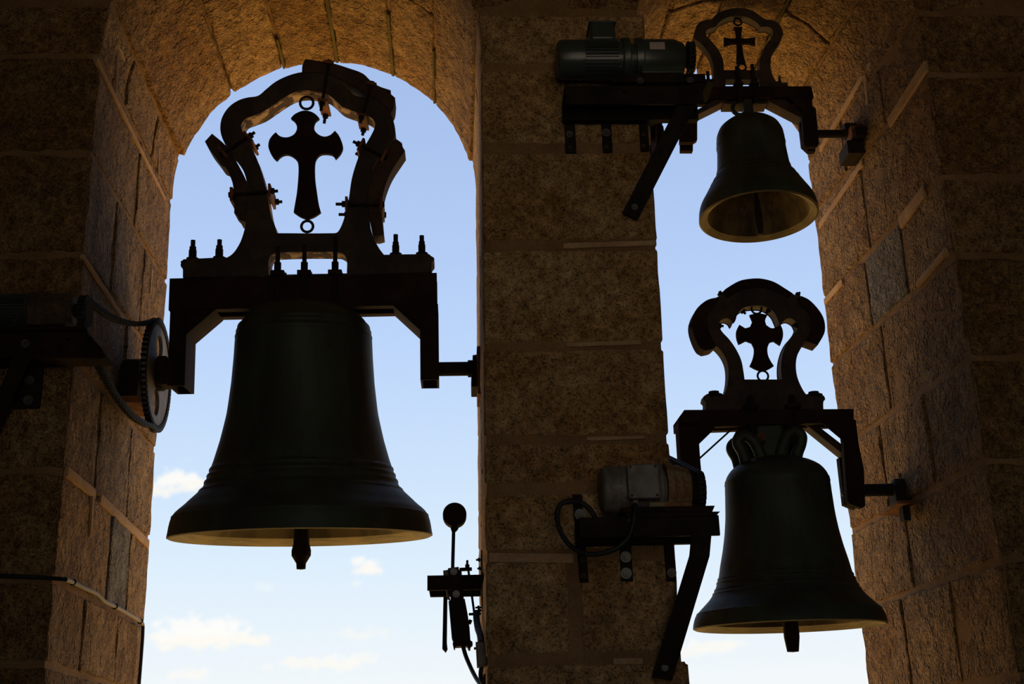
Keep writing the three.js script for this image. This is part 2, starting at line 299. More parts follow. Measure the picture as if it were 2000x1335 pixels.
// left jamb
{
  const J = [0.95, 1.25, 1.61, 1.985, 2.24, 2.58, 2.955, 3.32, 3.7, 4.085, 4.3], xr = -1.222;
  for (let k = 0; k < J.length - 1; k++) {
    const y0 = J[k], y1 = J[k + 1], odd = k % 2, len = odd ? 0.62 : 0.42, dep = odd ? 0.36 : 0.62, o = { jx1: 0, jz0: 0.006, amp: 0.008, rough: true, warp: (e) => { const d = Math.max(0, e[1] - ARCH_L.y); return [e[0] + ARCH_L.r[1] - Math.sqrt(ARCH_L.r[1] ** 2 - d * d), e[1], e[2]]; } };
    stone(xr - len, xr - 0.004, y0, y1, ZF - dep, ZF, { ...o, chip: 1.3, rough: true });
    const rest = ZF - dep, two = odd || k === 4, cut = odd ? lerp(rest, ZB, 0.52) : -4.9;
    if (two) stone(xr - 0.3, xr, y0, y1, cut, rest, { ...o, mat: k === 4 ? greyStone : undefined });
    stone(xr - 0.3, xr, y0, y1, ZB, two ? cut : rest, { ...o, jz0: 0, chip: 1.6 });
    stone(-2.3, xr - len, y0, y1, ZF - 0.25, ZF, { amp: 0.005 });
  }
}
// right jamb
{
  const J = [0.95, 1.22, 1.55, 1.88, 2.237, 2.56, 2.915, 3.285, 3.59, 4.0, 4.262], xr = 1.74;
  const splay = (e) => [e[0] - 0.093 * clamp(along(e[2]), 0, 1), e[1], e[2]];
  for (let k = 0; k < J.length - 1; k++) {
    const y0 = J[k], y1 = J[k + 1], odd = (k + 1) % 2, len = odd ? 0.36 : 0.6, dep = odd ? 0.66 : 0.38, o = { jx0: 0, jz0: 0.006, amp: 0.008, warp: splay, rough: true };
    stone(xr + 0.004, xr + len, y0, y1, ZF - dep, ZF, { ...o, chip: 1.3, rough: true });
    const rest = ZF - dep, cut = odd ? ZB : lerp(rest, ZB, k === 7 ? 0.43 : 0.5);
    if (!odd) stone(xr, xr + 0.3, y0, y1, cut, rest, { ...o, mat: k === 7 ? greyStone : undefined });
    stone(xr, xr + 0.3, y0, y1, ZB, odd ? rest : cut, { ...o, jz0: 0, chip: 1.6 });
    stone(xr + len, 2.7, y0, y1, ZF - 0.25, ZF, { amp: 0.005 });
  }
}
// the two barrel arches, stone by stone, and the courses above
function archStones(A, degrees, splits) {
  for (let k = 0; k < degrees.length - 1; k++) {
    const t0 = degrees[k] * Math.PI / 180, t1 = degrees[k + 1] * Math.PI / 180, R = A.r[1], cuts = [ZF, ...splits[k % splits.length], ZB];
    const warp = (e) => { const t = clamp(along(e[2]), 0, 1), th = e[0] / R, rr = lerp(A.r[0], A.r[1], t) + e[1]; return [lerp(A.c[0], A.c[1], t) + Math.cos(th) * rr, A.y + Math.sin(th) * rr, e[2]]; };
    for (let c = 0; c < cuts.length - 1; c++) {
      const jz = c === cuts.length - 2 ? 0 : 0.004;
      const g = stoneGeo([t0 * R + 0.005, 0, cuts[c + 1] + jz], [t1 * R - 0.005, 0.26, cuts[c] - (c ? 0.004 : 0)], { seed: ++stoneN, amp: 0.012, seg: 0.026, r: 0.011, chip: 1.5, warp });
      g.index.array.reverse(); // the angle runs right to left, so faces are turned round
      const nn = g.attributes.normal.array; for (let i = 0; i < nn.length; i++) nn[i] *= -1;
      mesh('arch_stone', g, roughMats[Math.floor(rnd() * roughMats.length)], frontWall);
    }
  }
}
archStones(ARCH_L, [12, 42, 63, 86.5, 108, 131, 165], [[], [-4.5], []]);
archStones(ARCH_R, [2, 33, 62, 92, 121, 150, 178], [[], [-4.62]]);
// lime pointing left standing along some joints, and moss in the crown joints
function strip(a, b, w, n, mat, name = 'pointing_strip') {  // n: outward normal of the face
  const A = V(a), B = V(b), L = A.distanceTo(B), y = B.clone().sub(A).normalize(), z = V(n), x = y.clone().cross(z).normalize(); z.crossVectors(x, y);
  const g = stoneGeo([-w / 2, -L / 2, -0.012], [w / 2, L / 2, 0.0035], { seed: ++stoneN, amp: 0.0025, seg: 0.03, r: 0.003, chip: 0.25 });
  g.applyMatrix4(new THREE.Matrix4().makeBasis(x, y, z).setPosition(A.add(B).multiplyScalar(0.5)));
  mesh(name, g, mat, frontWall);
}
for (const [a, b, w] of [[[0.3892,3.3356,-4.0],[0.7101,3.3441,-4.0]].concat(0.02), [[0.3849,2.9786,-4.0],[0.6352,2.9844,-4.0]].concat(0.016), [[0.4381,2.6548,-4.0],[0.6288,2.6585,-4.0]].concat(0.014), [[0.4871,1.9517,-4.0],[0.5786,1.9511,-4.0]].concat(0.02), [[0.1129,2.2778,-4.0],[0.3781,2.2692,-4.0]].concat(0.03)]) strip(a, b, w, [0, 0, 1], limeMat);
for (const [a, b, w] of [[[-1.222,4.2449,-4.1353],[-1.222,4.233,-4.5006]].concat(0.022), [[-1.222,4.0382,-3.9411],[-1.222,4.0316,-5.0581]].concat(0.022), [[-1.222,4.6304,-5.0562],[-1.222,4.6149,-5.4575]].concat(0.05), [[-1.222,3.312,-3.997],[-1.222,3.2905,-4.5478]].concat(0.018), [[-1.222,2.5831,-4.0267],[-1.222,2.5844,-4.3627]].concat(0.035), [[-1.222,2.5846,-4.4295],[-1.222,2.5583,-5.175]].concat(0.035), [[-1.222,4.2006,-4.1862],[-1.222,4.0457,-4.2094]].concat(0.014), [[-1.222,4.2034,-4.8975],[-1.222,4.0518,-4.9117]].concat(0.014), [[-1.222,2.5743,-4.333],[-1.222,2.4292,-4.3442]].concat(0.02), [[-1.222,3.6453,-4.9145],[-1.222,3.5341,-4.9189]].concat(0.014)]) strip(a, b, w, [1, 0, 0], limeMat);
for (const [a, b, w] of [[[1.7332,4.3561,-4.0883],[1.6595,4.2426,-5.0388]].concat(0.03), [[1.7403,4.0355,-3.9967],[1.7133,3.9925,-4.3444]].concat(0.045), [[1.6914,3.9673,-4.6271],[1.6507,3.9191,-5.1517]].concat(0.03), [[1.7287,3.6037,-4.1462],[1.7112,3.5778,-4.3711]].concat(0.05), [[1.6647,3.5832,-4.9717],[1.6475,3.5729,-5.1929]].concat(0.03), [[1.7364,3.3277,-4.0464],[1.7164,3.3,-4.3045]].concat(0.025), [[1.7018,4.3096,-4.4927],[1.7005,4.1659,-4.5101]].concat(0.02)]) strip(a, b, w, [-1, 0, 0.0775], limeMat);
for (const [A, deg, z0, z1, w] of [[ARCH_L, 86.5, -5.19, -4.5, 0.016], [ARCH_L, 63, -5.19, -4.7, 0.014], [ARCH_L, 42, -5.19, -4.75, 0.012], [ARCH_L, 108, -5.19, -4.95, 0.012], [ARCH_R, 62, -4.9, -4.3, 0.014]]) {
  const th = deg * Math.PI / 180, at = (z) => { const t = along(z), r = lerp(A.r[0], A.r[1], t); return [lerp(A.c[0], A.c[1], t) + Math.cos(th) * r, A.y + Math.sin(th) * r, z]; };
  strip(at(z0), at(z1), w, [-Math.cos(th), -Math.sin(th), 0], algaeMat, 'moss_strip');
}

// ------------------------------------------------------------ unseen belfry room shaped for its light, added terrace, and the land outside
function structBox(name, x0, x1, y0, y1, z0, z1, mat, holes) {
  let g;
  if (!holes) g = boxUV(new THREE.BoxGeometry(x1 - x0, y1 - y0, z1 - z0).translate((x0 + x1) / 2, (y0 + y1) / 2, (z0 + z1) / 2));
  else {
    const s = new THREE.Shape([[x0, y0], [x1, y0], [x1, y1], [x0, y1]].map((p) => new THREE.Vector2(...p)));
    for (const [c, w, b, sp] of holes) { const p = new THREE.Path(); p.moveTo(c - w, b); p.lineTo(c - w, sp); p.absarc(c, sp, w, Math.PI, 0, true); p.lineTo(c + w, b); p.closePath(); s.holes.push(p); }
    g = new THREE.ExtrudeGeometry(s, { depth: z1 - z0, bevelEnabled: false }); g.translate(0, 0, z0); g = boxUV(g);
  }
  const m = new THREE.Mesh(g, mat); m.name = name; m.castShadow = m.receiveShadow = true; m.userData = { kind: 'structure' }; scene.add(m);
  return m;
}
const roomStone = std({ color: 0x6c6f72, bumpMap: rep(mortarBump, 0.4), bumpScale: 0.004, roughness: 0.95 }), darkStone = std({ color: 0x45423f, bumpMap: rep(mortarBump, 0.4), bumpScale: 0.004, roughness: 0.95 }), bouncePaving = std({ color: 0xdcdad4, bumpMap: rep(mortarBump, 0.4), bumpScale: 0.003, roughness: 0.95 });
structBox('floor', -3.4, 3.8, -0.4, 0, ZF, 4.2, roomStone);
structBox('ceiling', -3.4, 3.8, 6.4, 7, ZF, 4.2, darkStone);
structBox('wall_left', -2.5, -1.75, 0, 6.4, ZF, 0.6, darkStone);  // both side walls set close and dark to cut bounced light
structBox('wall_right', 2.32, 3.0, 0, 6.4, ZF, 0.6, darkStone);
structBox('wall_back', -3.4, 3.8, 0, 6.4, 0.6, 4.2, darkStone, [[0.45, 1.1, 0.0, 4.2]]);  // unseen wall made deep so its doorway beams light onto the pier
structBox('tower_shaft', -3.4, 3.8, -24, -0.4, ZB, 4.2, roomStone);
structBox('added_terrace', -6, 6.4, -0.4, -0.02, 4.2, 15, bouncePaving);  // added pale floor, out of view, reflecting sun through the doorway
{
  const g = new THREE.CircleGeometry(900, 64); g.rotateX(-Math.PI / 2); g.translate(0, -24, 0);
  const m = new THREE.Mesh(g, std({ color: 0xc9a35a, roughness: 1 })); m.name = 'ground'; m.receiveShadow = true; m.userData = { kind: 'structure' }; scene.add(m);
}

// ------------------------------------------------------------ bells
function ringProfile(p, rings) {  // raised mouldings round a bell: [height, swell]
  const ys = new Set(p.map((q) => q[1]));
  const R = (y) => { for (let i = 0; i < p.length - 1; i++) if (y <= p[i][1] && y >= p[i + 1][1]) return lerp(p[i][0], p[i + 1][0], (p[i][1] - y) / (p[i][1] - p[i + 1][1] || 1)); return p[p.length - 1][0]; };
  for (const [y, s, h] of rings) for (const d of [-1, -0.6, 0, 0.6, 1]) ys.add(y + d * h);
  return [...ys].filter((y) => y <= p[0][1] && y >= p[p.length - 1][1]).sort((a, b) => b - a).map((y) => { let r = R(y); for (const [c, s, h] of rings) { const t = Math.abs(y - c) / h; if (t < 0.95) r += s * Math.sqrt(1 - t * t); } return [r, y]; });
}
function bellShell(g, prof, rings, wall, bowIn) {
  const p = prof.p, x = prof.x, top = p[0], lip = p[p.length - 1];
  const outer = [[0.0005, top[1] + 0.004], [top[0] * 0.6, top[1] + 0.003], ...ringProfile(round(p.map((q) => [...q]), true).slice(0, (p.length - 1) * 4 + 1).filter((q, i, a) => i === 0 || q[1] < a[i - 1][1] - 1e-5), rings)];
  const rim = outer[outer.length - 1];
  const body = new THREE.LatheGeometry(outer.map((q) => new THREE.Vector2(...q)), 96);
  const inner = [[rim[0], rim[1]], [rim[0] - 0.008, rim[1] - 0.004], [rim[0] - bowIn, rim[1] + bowIn * 0.35]];
  for (const q of p.slice().reverse()) if (q[1] > lip[1] + bowIn * 1.1) inner.push([Math.max(0.001, q[0] - wall * (q[1] > top[1] - 0.06 ? 1.2 : 1.6)), Math.min(q[1], top[1] - wall)]);
  inner.push([0.0005, top[1] - wall]);
  const bow = inner.slice(0, 3), ins = new THREE.LatheGeometry(inner.slice(2).map((q) => new THREE.Vector2(...q)), 96), lipG = new THREE.LatheGeometry(bow.map((q) => new THREE.Vector2(...q)), 96);
  for (const q of [body, ins, lipG]) { q.translate(x, 0, 0); const uv = q.attributes.uv; for (let i = 0; i < uv.count; i++) uv.setXY(i, uv.getX(i) * 3, uv.getY(i) * 1.2); }
  mesh('bell_body', toCreasedNormals(body, 0.9), M.bronze, g);
  mesh('bell_inside', toCreasedNormals(ins, 0.9), M.bronzeIn, g);
  mesh('sound_bow', toCreasedNormals(lipG, 0.9), M.bronzeIn, g);
}
function clapper(g, x, yTop, pts, flight) {  // pts [radius, y] from the ball's shoulder down
  const c = mesh('clapper', join([rod([x, yTop, 0], [x, pts[0][1], 0], pts[0][0] * 0.7, 14)]), M.ironDark, g);
  mesh('clapper_ball', toCreasedNormals(new THREE.LatheGeometry([[0.0005, pts[0][1] + 0.003], ...pts, [0.0005, pts[pts.length - 1][1] - 0.002]].map((q) => new THREE.Vector2(...q)), 20).translate(x, 0, 0), 0.5), M.ironDark, c);
}

// big bell
{
  const prof = {x:0.0020,p:[[0.0763,0.2534],[0.1457,0.2449],[0.1698,0.2384],[0.1881,0.2302],[0.2049,0.2186],[0.2148,0.2097],[0.2304,0.1926],[0.2359,0.1851],[0.2488,0.1647],[0.2576,0.1213],[0.2592,0.1067],[0.2616,0.0509],[0.2629,0.0301],[0.268,-0.0459],[0.2686,-0.0534],[0.278,-0.1364],[0.2824,-0.1692],[0.2911,-0.2121],[0.3042,-0.2706],[0.3066,-0.2795],[0.3238,-0.3405],[0.3272,-0.3514],[0.3367,-0.3804],[0.347,-0.4094],[0.3581,-0.4371],[0.3631,-0.446],[0.3822,-0.4671],[0.4132,-0.4966],[0.4224,-0.506],[0.4666,-0.5503],[0.4839,-0.6267]]};
  const g = thing('church_bell', 'largest bell, hanging in the wide left arch, dark bronze with ringed shoulder and waist', 'bell', [-0.5599,3.1107,-4.65], 0.1169);
  const Y = [[0.0134,0.1677],[0.0137,0.1476],[0.0139,0.1275],[0.0011,-0.3784],[0.0014,-0.4014],[0.0017,-0.4243],[0.0021,-0.4548],[0.0033,-0.5534]].map((q) => q[1]);
  bellShell(g, prof, [[Y[0], 0.003, 0.006], [Y[1], 0.003, 0.006], [Y[2], 0.003, 0.006], [Y[3], 0.004, 0.007], [Y[4], 0.004, 0.007], [Y[5], 0.004, 0.007], [Y[6], 0.003, 0.006], [Y[7], 0.002, 0.005]], 0.035, 0.07);
  const c = [[0.0021,-0.4586],[-0.0254,-0.6506],[-0.0307,-0.6747],[-0.0285,-0.6934],[-0.0113,-0.7217],[-0.0091,-0.7422],[0.0058,-0.7425]];
  const k = c[6][0];
  clapper(g, prof.x, 0, [[0.022, c[0][1]], [0.03, c[1][1]], [0.036, c[2][1]], [0.0355, c[3][1]], [0.018, c[4][1]], [0.0165, c[5][1]]]);
}
// upper bell
{
  const prof = {x:0.0045,p:[[0.0411,0.0748],[0.0513,0.0679],[0.0874,0.0535],[0.0997,0.0454],[0.1203,0.0271],[0.1258,0.0187],[0.1352,-0.0042],[0.1367,-0.0152],[0.1389,-0.0353],[0.139,-0.068],[0.1403,-0.0902],[0.1433,-0.1276],[0.147,-0.1612],[0.149,-0.1749],[0.1589,-0.2032],[0.1711,-0.2198],[0.1842,-0.2431],[0.1892,-0.2504],[0.2042,-0.2778],[0.2258,-0.3168],[0.2345,-0.3466],[0.238,-0.3809]]};
  const g = thing('church_bell', 'smallest bell, high in the right arch, its open mouth turned down to the viewer', 'bell', [1.2397,4.1111,-4.65], -0.0297);
  const Y = [[0.0117,-0.0553],[0.0003,-0.1739],[0.0069,-0.2139],[0.0047,-0.2372]].map((q) => q[1]);
  bellShell(g, prof, [[Y[0], 0.002, 0.004], [Y[1], 0.0025, 0.004], [Y[2], 0.003, 0.005], [Y[3], 0.002, 0.004]], 0.022, 0.035);
  const c = [[0.0025,-0.3023],[-0.0038,-0.3667],[-0.0087,-0.417],[-0.0127,-0.4578]];
  clapper(g, prof.x, -0.02, [[0.010, c[0][1]], [0.016, c[1][1]], [0.016, c[2][1]], [0.010, c[3][1]]]);
  const t = [[0.0231,0.0628],[-0.0207,0.1216],[0.0352,0.1879]], x = prof.x;
  mesh('crown_block', bx(x - 0.018, x + 0.022, t[0][1] - 0.01, t[2][1], -0.02, 0.025, 0.006), M.bronze, g);
  mesh('crown_loop', torus([x - 0.03, t[1][1], 0.0], 0.03, 0.009, [0, 0, 1]), M.bronze, g); mesh('crown_loop', torus([x + 0.002, t[1][1] - 0.01, -0.03], 0.03, 0.009, [1, 0, 0]), M.bronze, g);
}
// lower right bell
{
  const prof = {x:0.0080,p:[[0.0992,0.1217],[0.1151,0.1141],[0.1352,0.1062],[0.1607,0.0909],[0.1725,0.0796],[0.1819,0.0667],[0.1874,0.0562],[0.1923,0.0394],[0.1953,0.0057],[0.1957,-0.0081],[0.1977,-0.0414],[0.1996,-0.0756],[0.202,-0.1016],[0.2062,-0.136],[0.2088,-0.1546],[0.216,-0.1941],[0.219,-0.2093],[0.2277,-0.2464],[0.233,-0.2689],[0.2388,-0.2984],[0.2447,-0.3215],[0.2496,-0.3339],[0.2602,-0.3609],[0.2765,-0.3851],[0.2839,-0.3939],[0.3004,-0.4104],[0.3267,-0.4369],[0.3365,-0.451],[0.3445,-0.4757],[0.3469,-0.4921]]};
  const g = thing('church_bell', 'mid-sized bell, low in the right arch, hung by its looped crown', 'bell', [1.2087,2.6113,-4.65], 0.0471);
  const Y = [[-0.0061,0.0427],[-0.0069,0.0325],[-0.0097,-0.3161],[-0.0108,-0.3291],[-0.013,-0.355],[-0.0141,-0.3679],[-0.0202,-0.4386]].map((q) => q[1]);
  bellShell(g, prof, [[Y[0], 0.002, 0.004], [Y[1], 0.002, 0.004], [Y[2], 0.003, 0.005], [Y[3], 0.003, 0.005], [Y[4], 0.003, 0.005], [Y[5], 0.003, 0.005], [Y[6], 0.002, 0.004]], 0.026, 0.05);
  const c = [[0.0089,-0.4456],[0.0033,-0.5093],[0.0014,-0.5315],[-0.003,-0.5819]];
  clapper(g, prof.x + 0.006, 0, [[0.024, c[0][1]], [0.0285, c[1][1]], [0.028, c[2][1]], [0.021, c[3][1]]]);
  // crown of looped canons
  const zc = (l) => l;
  const L = [[-0.119,0.1029],[-0.1259,0.1379],[-0.1424,0.1751],[-0.1351,0.1945],[-0.1094,0.2019],[-0.0839,0.182],[-0.0641,0.1388],[-0.0551,0.1077]], R = [[0.0701,0.1055],[0.0785,0.1345],[0.0931,0.1674],[0.0979,0.1986],[0.0781,0.2166],[0.0497,0.2033],[0.0266,0.1607],[0.0107,0.1104]], Mi = [[-0.0104,0.107],[0.0026,0.2626],[-0.0396,0.1075],[0.0314,0.2542]];
  for (const z of [0.055, -0.045]) { mesh('crown_loop', tube(L.map((q) => [q[0], q[1], z * 1.1]), 0.022, 50), M.bronze, g); mesh('crown_loop', tube(R.map((q) => [q[0], q[1], z * 1.1]), 0.022, 50), M.bronze, g); }
  mesh('crown_block', bx(Mi[0][0] - 0.055, Mi[0][0] + 0.05, Mi[0][1] - 0.01, Mi[1][1], -0.04, 0.04, 0.012), M.bronze, g);
}

// ------------------------------------------------------------ headstocks
function clampOn(g, a, b, e, z = 0.058, w = 0.05) {  // U-bolt round a timber: two rods, a plate outside and inside, nuts
  const d = [e[0] - b[0], e[1] - b[1]], l = Math.hypot(...d), u = d.map((v) => v / l), n = [-u[1], u[0]], A = [];
  const plate = (p, t) => bar([p[0] - n[0] * w / 2, p[1] - n[1] * w / 2, 0], [p[0] + n[0] * w / 2, p[1] + n[1] * w / 2, 0], t, 2 * z + 0.03);
  mesh('clamp_plate', plate(a, 0.012), M.rusty, g);
  const c = mesh('clamp_plate', plate([b[0] + u[0] * 0.004, b[1] + u[1] * 0.004], 0.01), M.rusty, g);
  for (const s of [z, -z]) {
    const q = (p, k = 0) => [p[0] + u[0] * k, p[1] + u[1] * k, s];
    mesh('bolt', join([rod(q(a, -0.012), q(e), 0.0062), hex(q(b, 0.009), q(b, 0.022), 0.0125), hex(q(a, -0.012), q(a, -0.001), 0.012)]), M.ironDark, c);
  }
}
function stud(g, p, top, r = 0.009) { return mesh('stud_bolt', join([rod(p, [p[0], top, p[2]], r), hex([p[0], p[1] + 0.003, p[2]], [p[0], p[1] + 0.036, p[2]], r * 1.75), rod([p[0], p[1] - 0.002, p[2]], [p[0], p[1] + 0.004, p[2]], r * 2.6, 16), hex([p[0], p[1] + 0.036, p[2]], [p[0], p[1] + 0.05, p[2]], r * 1.5)]), M.ironDark, g); }

// big headstock
{
  const g = thing('headstock', 'largest headstock, brown yoke over the left bell with tall lyre frame and flared cross', 'headstock', [-0.5599,3.1107,-4.65], 0.1169);
  const ZP = 0.09;
  const T = [[-0.4949,0.3451],[0.5117,0.3572],[0.5154,-0.058],[0.4466,-0.0571],[0.4469,0.1336],[0.3441,0.2323],[-0.3213,0.2218],[-0.4313,0.1235],[-0.4251,-0.0672],[-0.4879,-0.0663],[-0.3137,0.2237],[0.3383,0.2333]];
  // two beams, two hollow legs, corner plates and sloping flanges
  for (const [z0, z1] of [[0.035, ZP], [-ZP, -0.035]]) mesh('beam', ext([T[0], T[1], [T[1][0], T[5][1]], [T[0][0], T[6][1]]], z0, z1, { bevel: 0.003 }), M.iron, g);
  mesh('leg', boxTube(T[9][0], T[8][0], T[8][1], T[6][1] + 0.002, -ZP, ZP, 0.008), M.iron, g);
  mesh('leg', boxTube(T[3][0], T[2][0], T[2][1], T[5][1] + 0.002, -ZP, ZP, 0.008), M.iron, g);
  for (const [z0, z1] of [[ZP - 0.012, ZP], [-ZP, -ZP + 0.012]]) { mesh('gusset_plate', ext([T[6], T[7], [T[7][0], T[6][1]]], z0, z1, { bevel: 0.001 }), M.iron, g); mesh('gusset_plate', ext([T[5], [T[4][0], T[5][1]], T[4]], z0, z1, { bevel: 0.001 }), M.iron, g); }
  const slope = (a, b) => { const l = Math.hypot(b[0] - a[0], b[1] - a[1]), n = [-(b[1] - a[1]) / l, (b[0] - a[0]) / l], k = n[1] > 0 ? 0.008 : -0.008; return ext([a, b, [b[0] + n[0] * k, b[1] + n[1] * k], [a[0] + n[0] * k, a[1] + n[1] * k]], -ZP, ZP, { bevel: 0.001 }); };
  mesh('sloping_flange', slope(T[6], T[7]), M.iron, g); mesh('sloping_flange', slope(T[5], T[4]), M.iron, g);
  // axle
  const ax = [[-0.5955,-0.0057],[-0.5114,-0.0069],[0.517,0.009],[0.6559,0.0091]];
  mesh('axle', rod([ax[0][0], 0, 0], [ax[1][0] + 0.01, 0, 0], 0.032, 24), M.ironDark, g);
  mesh('axle', join([rod([ax[2][0] - 0.01, 0, 0], [ax[3][0], 0, 0], 0.027, 24), rod([ax[3][0] - 0.03, 0, 0], [ax[3][0] + 0.005, 0, 0], 0.033, 24)]), M.ironDark, g);
  const hub = [[-0.54,0.0429],[-0.502,-0.0562],[-0.5673,0.0551]];
  mesh('hub', join([bx(hub[0][0], hub[1][0], -0.055, 0.055, -0.055, 0.055, 0.006), rod([hub[0][0] - 0.016, 0, 0], [hub[0][0], 0, 0], 0.06, 24)]), M.iron, g);
  // lyre frame
  const outer = [[-0.4519,0.3577],[-0.4531,0.3941],[-0.463,0.4023],[-0.4634,0.4145],[-0.4522,0.4278],[-0.3847,0.4328],[-0.2956,0.4352],[-0.2681,0.4517],[-0.2471,0.483],[-0.2342,0.5144],[-0.2228,0.5636],[-0.2167,0.6422],[-0.2162,0.7088],[-0.2294,0.7716],[-0.2606,0.837],[-0.3059,0.8943],[-0.3222,0.9273],[-0.3292,0.9657],[-0.3224,1.0094],[-0.2966,1.0522],[-0.2614,1.0787],[-0.2257,1.0907],[-0.1852,1.0979],[-0.1543,1.1251],[-0.1188,1.1562],[-0.0739,1.1804],[-0.0288,1.1951],[0.0064,1.1986],[0.0529,1.1974],[0.1075,1.1853],[0.1481,1.1579],[0.1761,1.1163],[0.1988,1.0967],[0.2351,1.0914],[0.2714,1.0891],[0.3078,1.0695],[0.3299,1.0403],[0.3439,1.0014],[0.3539,0.9531],[0.3506,0.9192],[0.3297,0.8809],[0.2986,0.8428],[0.2717,0.8002],[0.2558,0.7528],[0.2472,0.6962],[0.2451,0.6429],[0.2482,0.6088],[0.2562,0.5564],[0.27,0.5101],[0.2897,0.4696],[0.3089,0.4419],[0.4765,0.4412],[0.502,0.4278],[0.5019,0.4175],[0.492,0.4054],[0.4897,0.3665]];
  const win = [[-0.1033,0.5305],[-0.1113,0.5627],[-0.1246,0.5938],[-0.132,0.6249],[-0.1408,0.677],[-0.1559,0.7418],[-0.1707,0.7933],[-0.1896,0.8451],[-0.2216,0.9077],[-0.2412,0.9408],[-0.2508,0.9706],[-0.237,0.9988],[-0.206,1.0132],[-0.1659,1.0302],[-0.1261,1.0589],[-0.0865,1.0881],[-0.0458,1.1118],[-0.0027,1.1203],[0.0396,1.1167],[0.0856,1.1049],[0.1174,1.0799],[0.1447,1.0528],[0.181,1.0359],[0.2172,1.0237],[0.2494,1.0115],[0.2715,0.992],[0.2756,0.9684],[0.265,0.9389],[0.2446,0.9005],[0.2178,0.8535],[0.2,0.8053],[0.1844,0.7438],[0.1739,0.6643],[0.1594,0.5978],[0.1459,0.5573],[0.1323,0.5339],[0.1186,0.5287]];
  const slot = [[-0.1311,0.3646],[-0.1314,0.4235],[-0.1228,0.4438],[-0.1055,0.4549],[0.1328,0.4558],[0.1564,0.4453],[0.1682,0.4248],[0.1686,0.3677]];
  mesh('lyre_frame', ext(outer, -0.05, 0.05, { holes: [win, slot], smooth: true, bevel: 0.0012 }), [M.frame, M.wornLitEdge], g);
  const foot = [[-0.4497,0.3529],[-0.4517,0.4135],[-0.4614,0.4156],[-0.4482,0.4256],[-0.2938,0.4323],[-0.278,0.418],[-0.1385,0.4207],[-0.1373,0.3558],[0.1772,0.3587],[0.1769,0.4238],[0.3197,0.4348],[0.4826,0.4373],[0.5021,0.4187],[0.4922,0.4066],[0.4918,0.3637]];
  mesh('foot_block', ext([foot[0], foot[1], foot[2], foot[3], foot[4], [foot[4][0] + 0.03, foot[4][1] - 0.01], [foot[7][0] - 0.05, foot[7][1]]], -0.075, 0.07), M.frame, g);
  mesh('foot_block', ext([foot[10], foot[11], foot[12], foot[13], foot[14], [foot[9][0] + 0.06, foot[8][1]], [foot[10][0] - 0.02, foot[10][1] - 0.012]], -0.075, 0.07), M.frame, g);
  // counterweight timbers strapped to the frame
  const tw = [[-0.0016,1.2513],[0.1032,1.2339],[0.1715,1.2116],[0.2262,1.1893],[0.2576,1.1582],[0.2899,1.1353],[0.3364,1.118],[0.3344,1.1037],[0.3535,1.0863],[0.3483,1.0431],[0.3352,1.0183],[0.3081,1.0523],[0.2718,1.0844],[0.2355,1.0986],[0.1991,1.128],[0.1536,1.1552],[0.099,1.1826],[0.0444,1.1936],[-0.014,1.1937],[-0.0124,1.2242]];
  mesh('timber_weight', ext(tw, -0.056, 0.056, { smooth: true, bevel: 0.003 }), M.wood, g);
  const lw = [[-0.3594,0.9385],[-0.3072,0.8914],[-0.2776,0.8486],[-0.2447,0.7905],[-0.2239,0.7443],[-0.2148,0.6858],[-0.2188,0.6029],[-0.2212,0.5782],[-0.2457,0.5846],[-0.254,0.6011],[-0.266,0.6136],[-0.2654,0.6685],[-0.2702,0.707],[-0.277,0.7415],[-0.302,0.7971],[-0.3179,0.8061],[-0.3388,0.8352],[-0.3671,0.8733],[-0.3862,0.9062]];
  mesh('timber_weight', ext(lw, -0.056, 0.056, { smooth: true, bevel: 0.003 }), M.wood, g);
  const rw = [[0.3555,0.9143],[0.38,0.895],[0.382,0.8822],[0.3919,0.8641],[0.3708,0.8313],[0.3438,0.7881],[0.3258,0.7502],[0.3079,0.6937],[0.2999,0.6405],[0.3011,0.5989],[0.3077,0.5223],[0.2861,0.5163],[0.2704,0.5185],[0.2565,0.5661],[0.2505,0.6126],[0.2476,0.6941],[0.2562,0.7507],[0.2721,0.798],[0.299,0.8406],[0.33,0.8786]];
  mesh('timber_weight', ext(rw, -0.056, 0.056, { smooth: true, bevel: 0.003 }), M.wood, g);
  const K = [[-0.3126,0.8546],[-0.2192,0.9154],[-0.192,0.9387],[-0.2748,0.6828],[-0.1339,0.6964],[-0.0985,0.6974],[0.3102,0.8364],[0.2244,0.8814],[0.1904,0.8986],[0.3001,0.6392],[0.1698,0.6422],[0.1245,0.6425],[0.0919,1.2288],[0.0712,1.0725],[0.0636,1.0274],[0.2619,1.1369],[0.224,1.0117],[0.2171,0.9753]];
  for (let i = 0; i < 6; i++) clampOn(g, K[i * 3], K[i * 3 + 1], K[i * 3 + 2], 0.064, i > 3 ? 0.04 : 0.055);
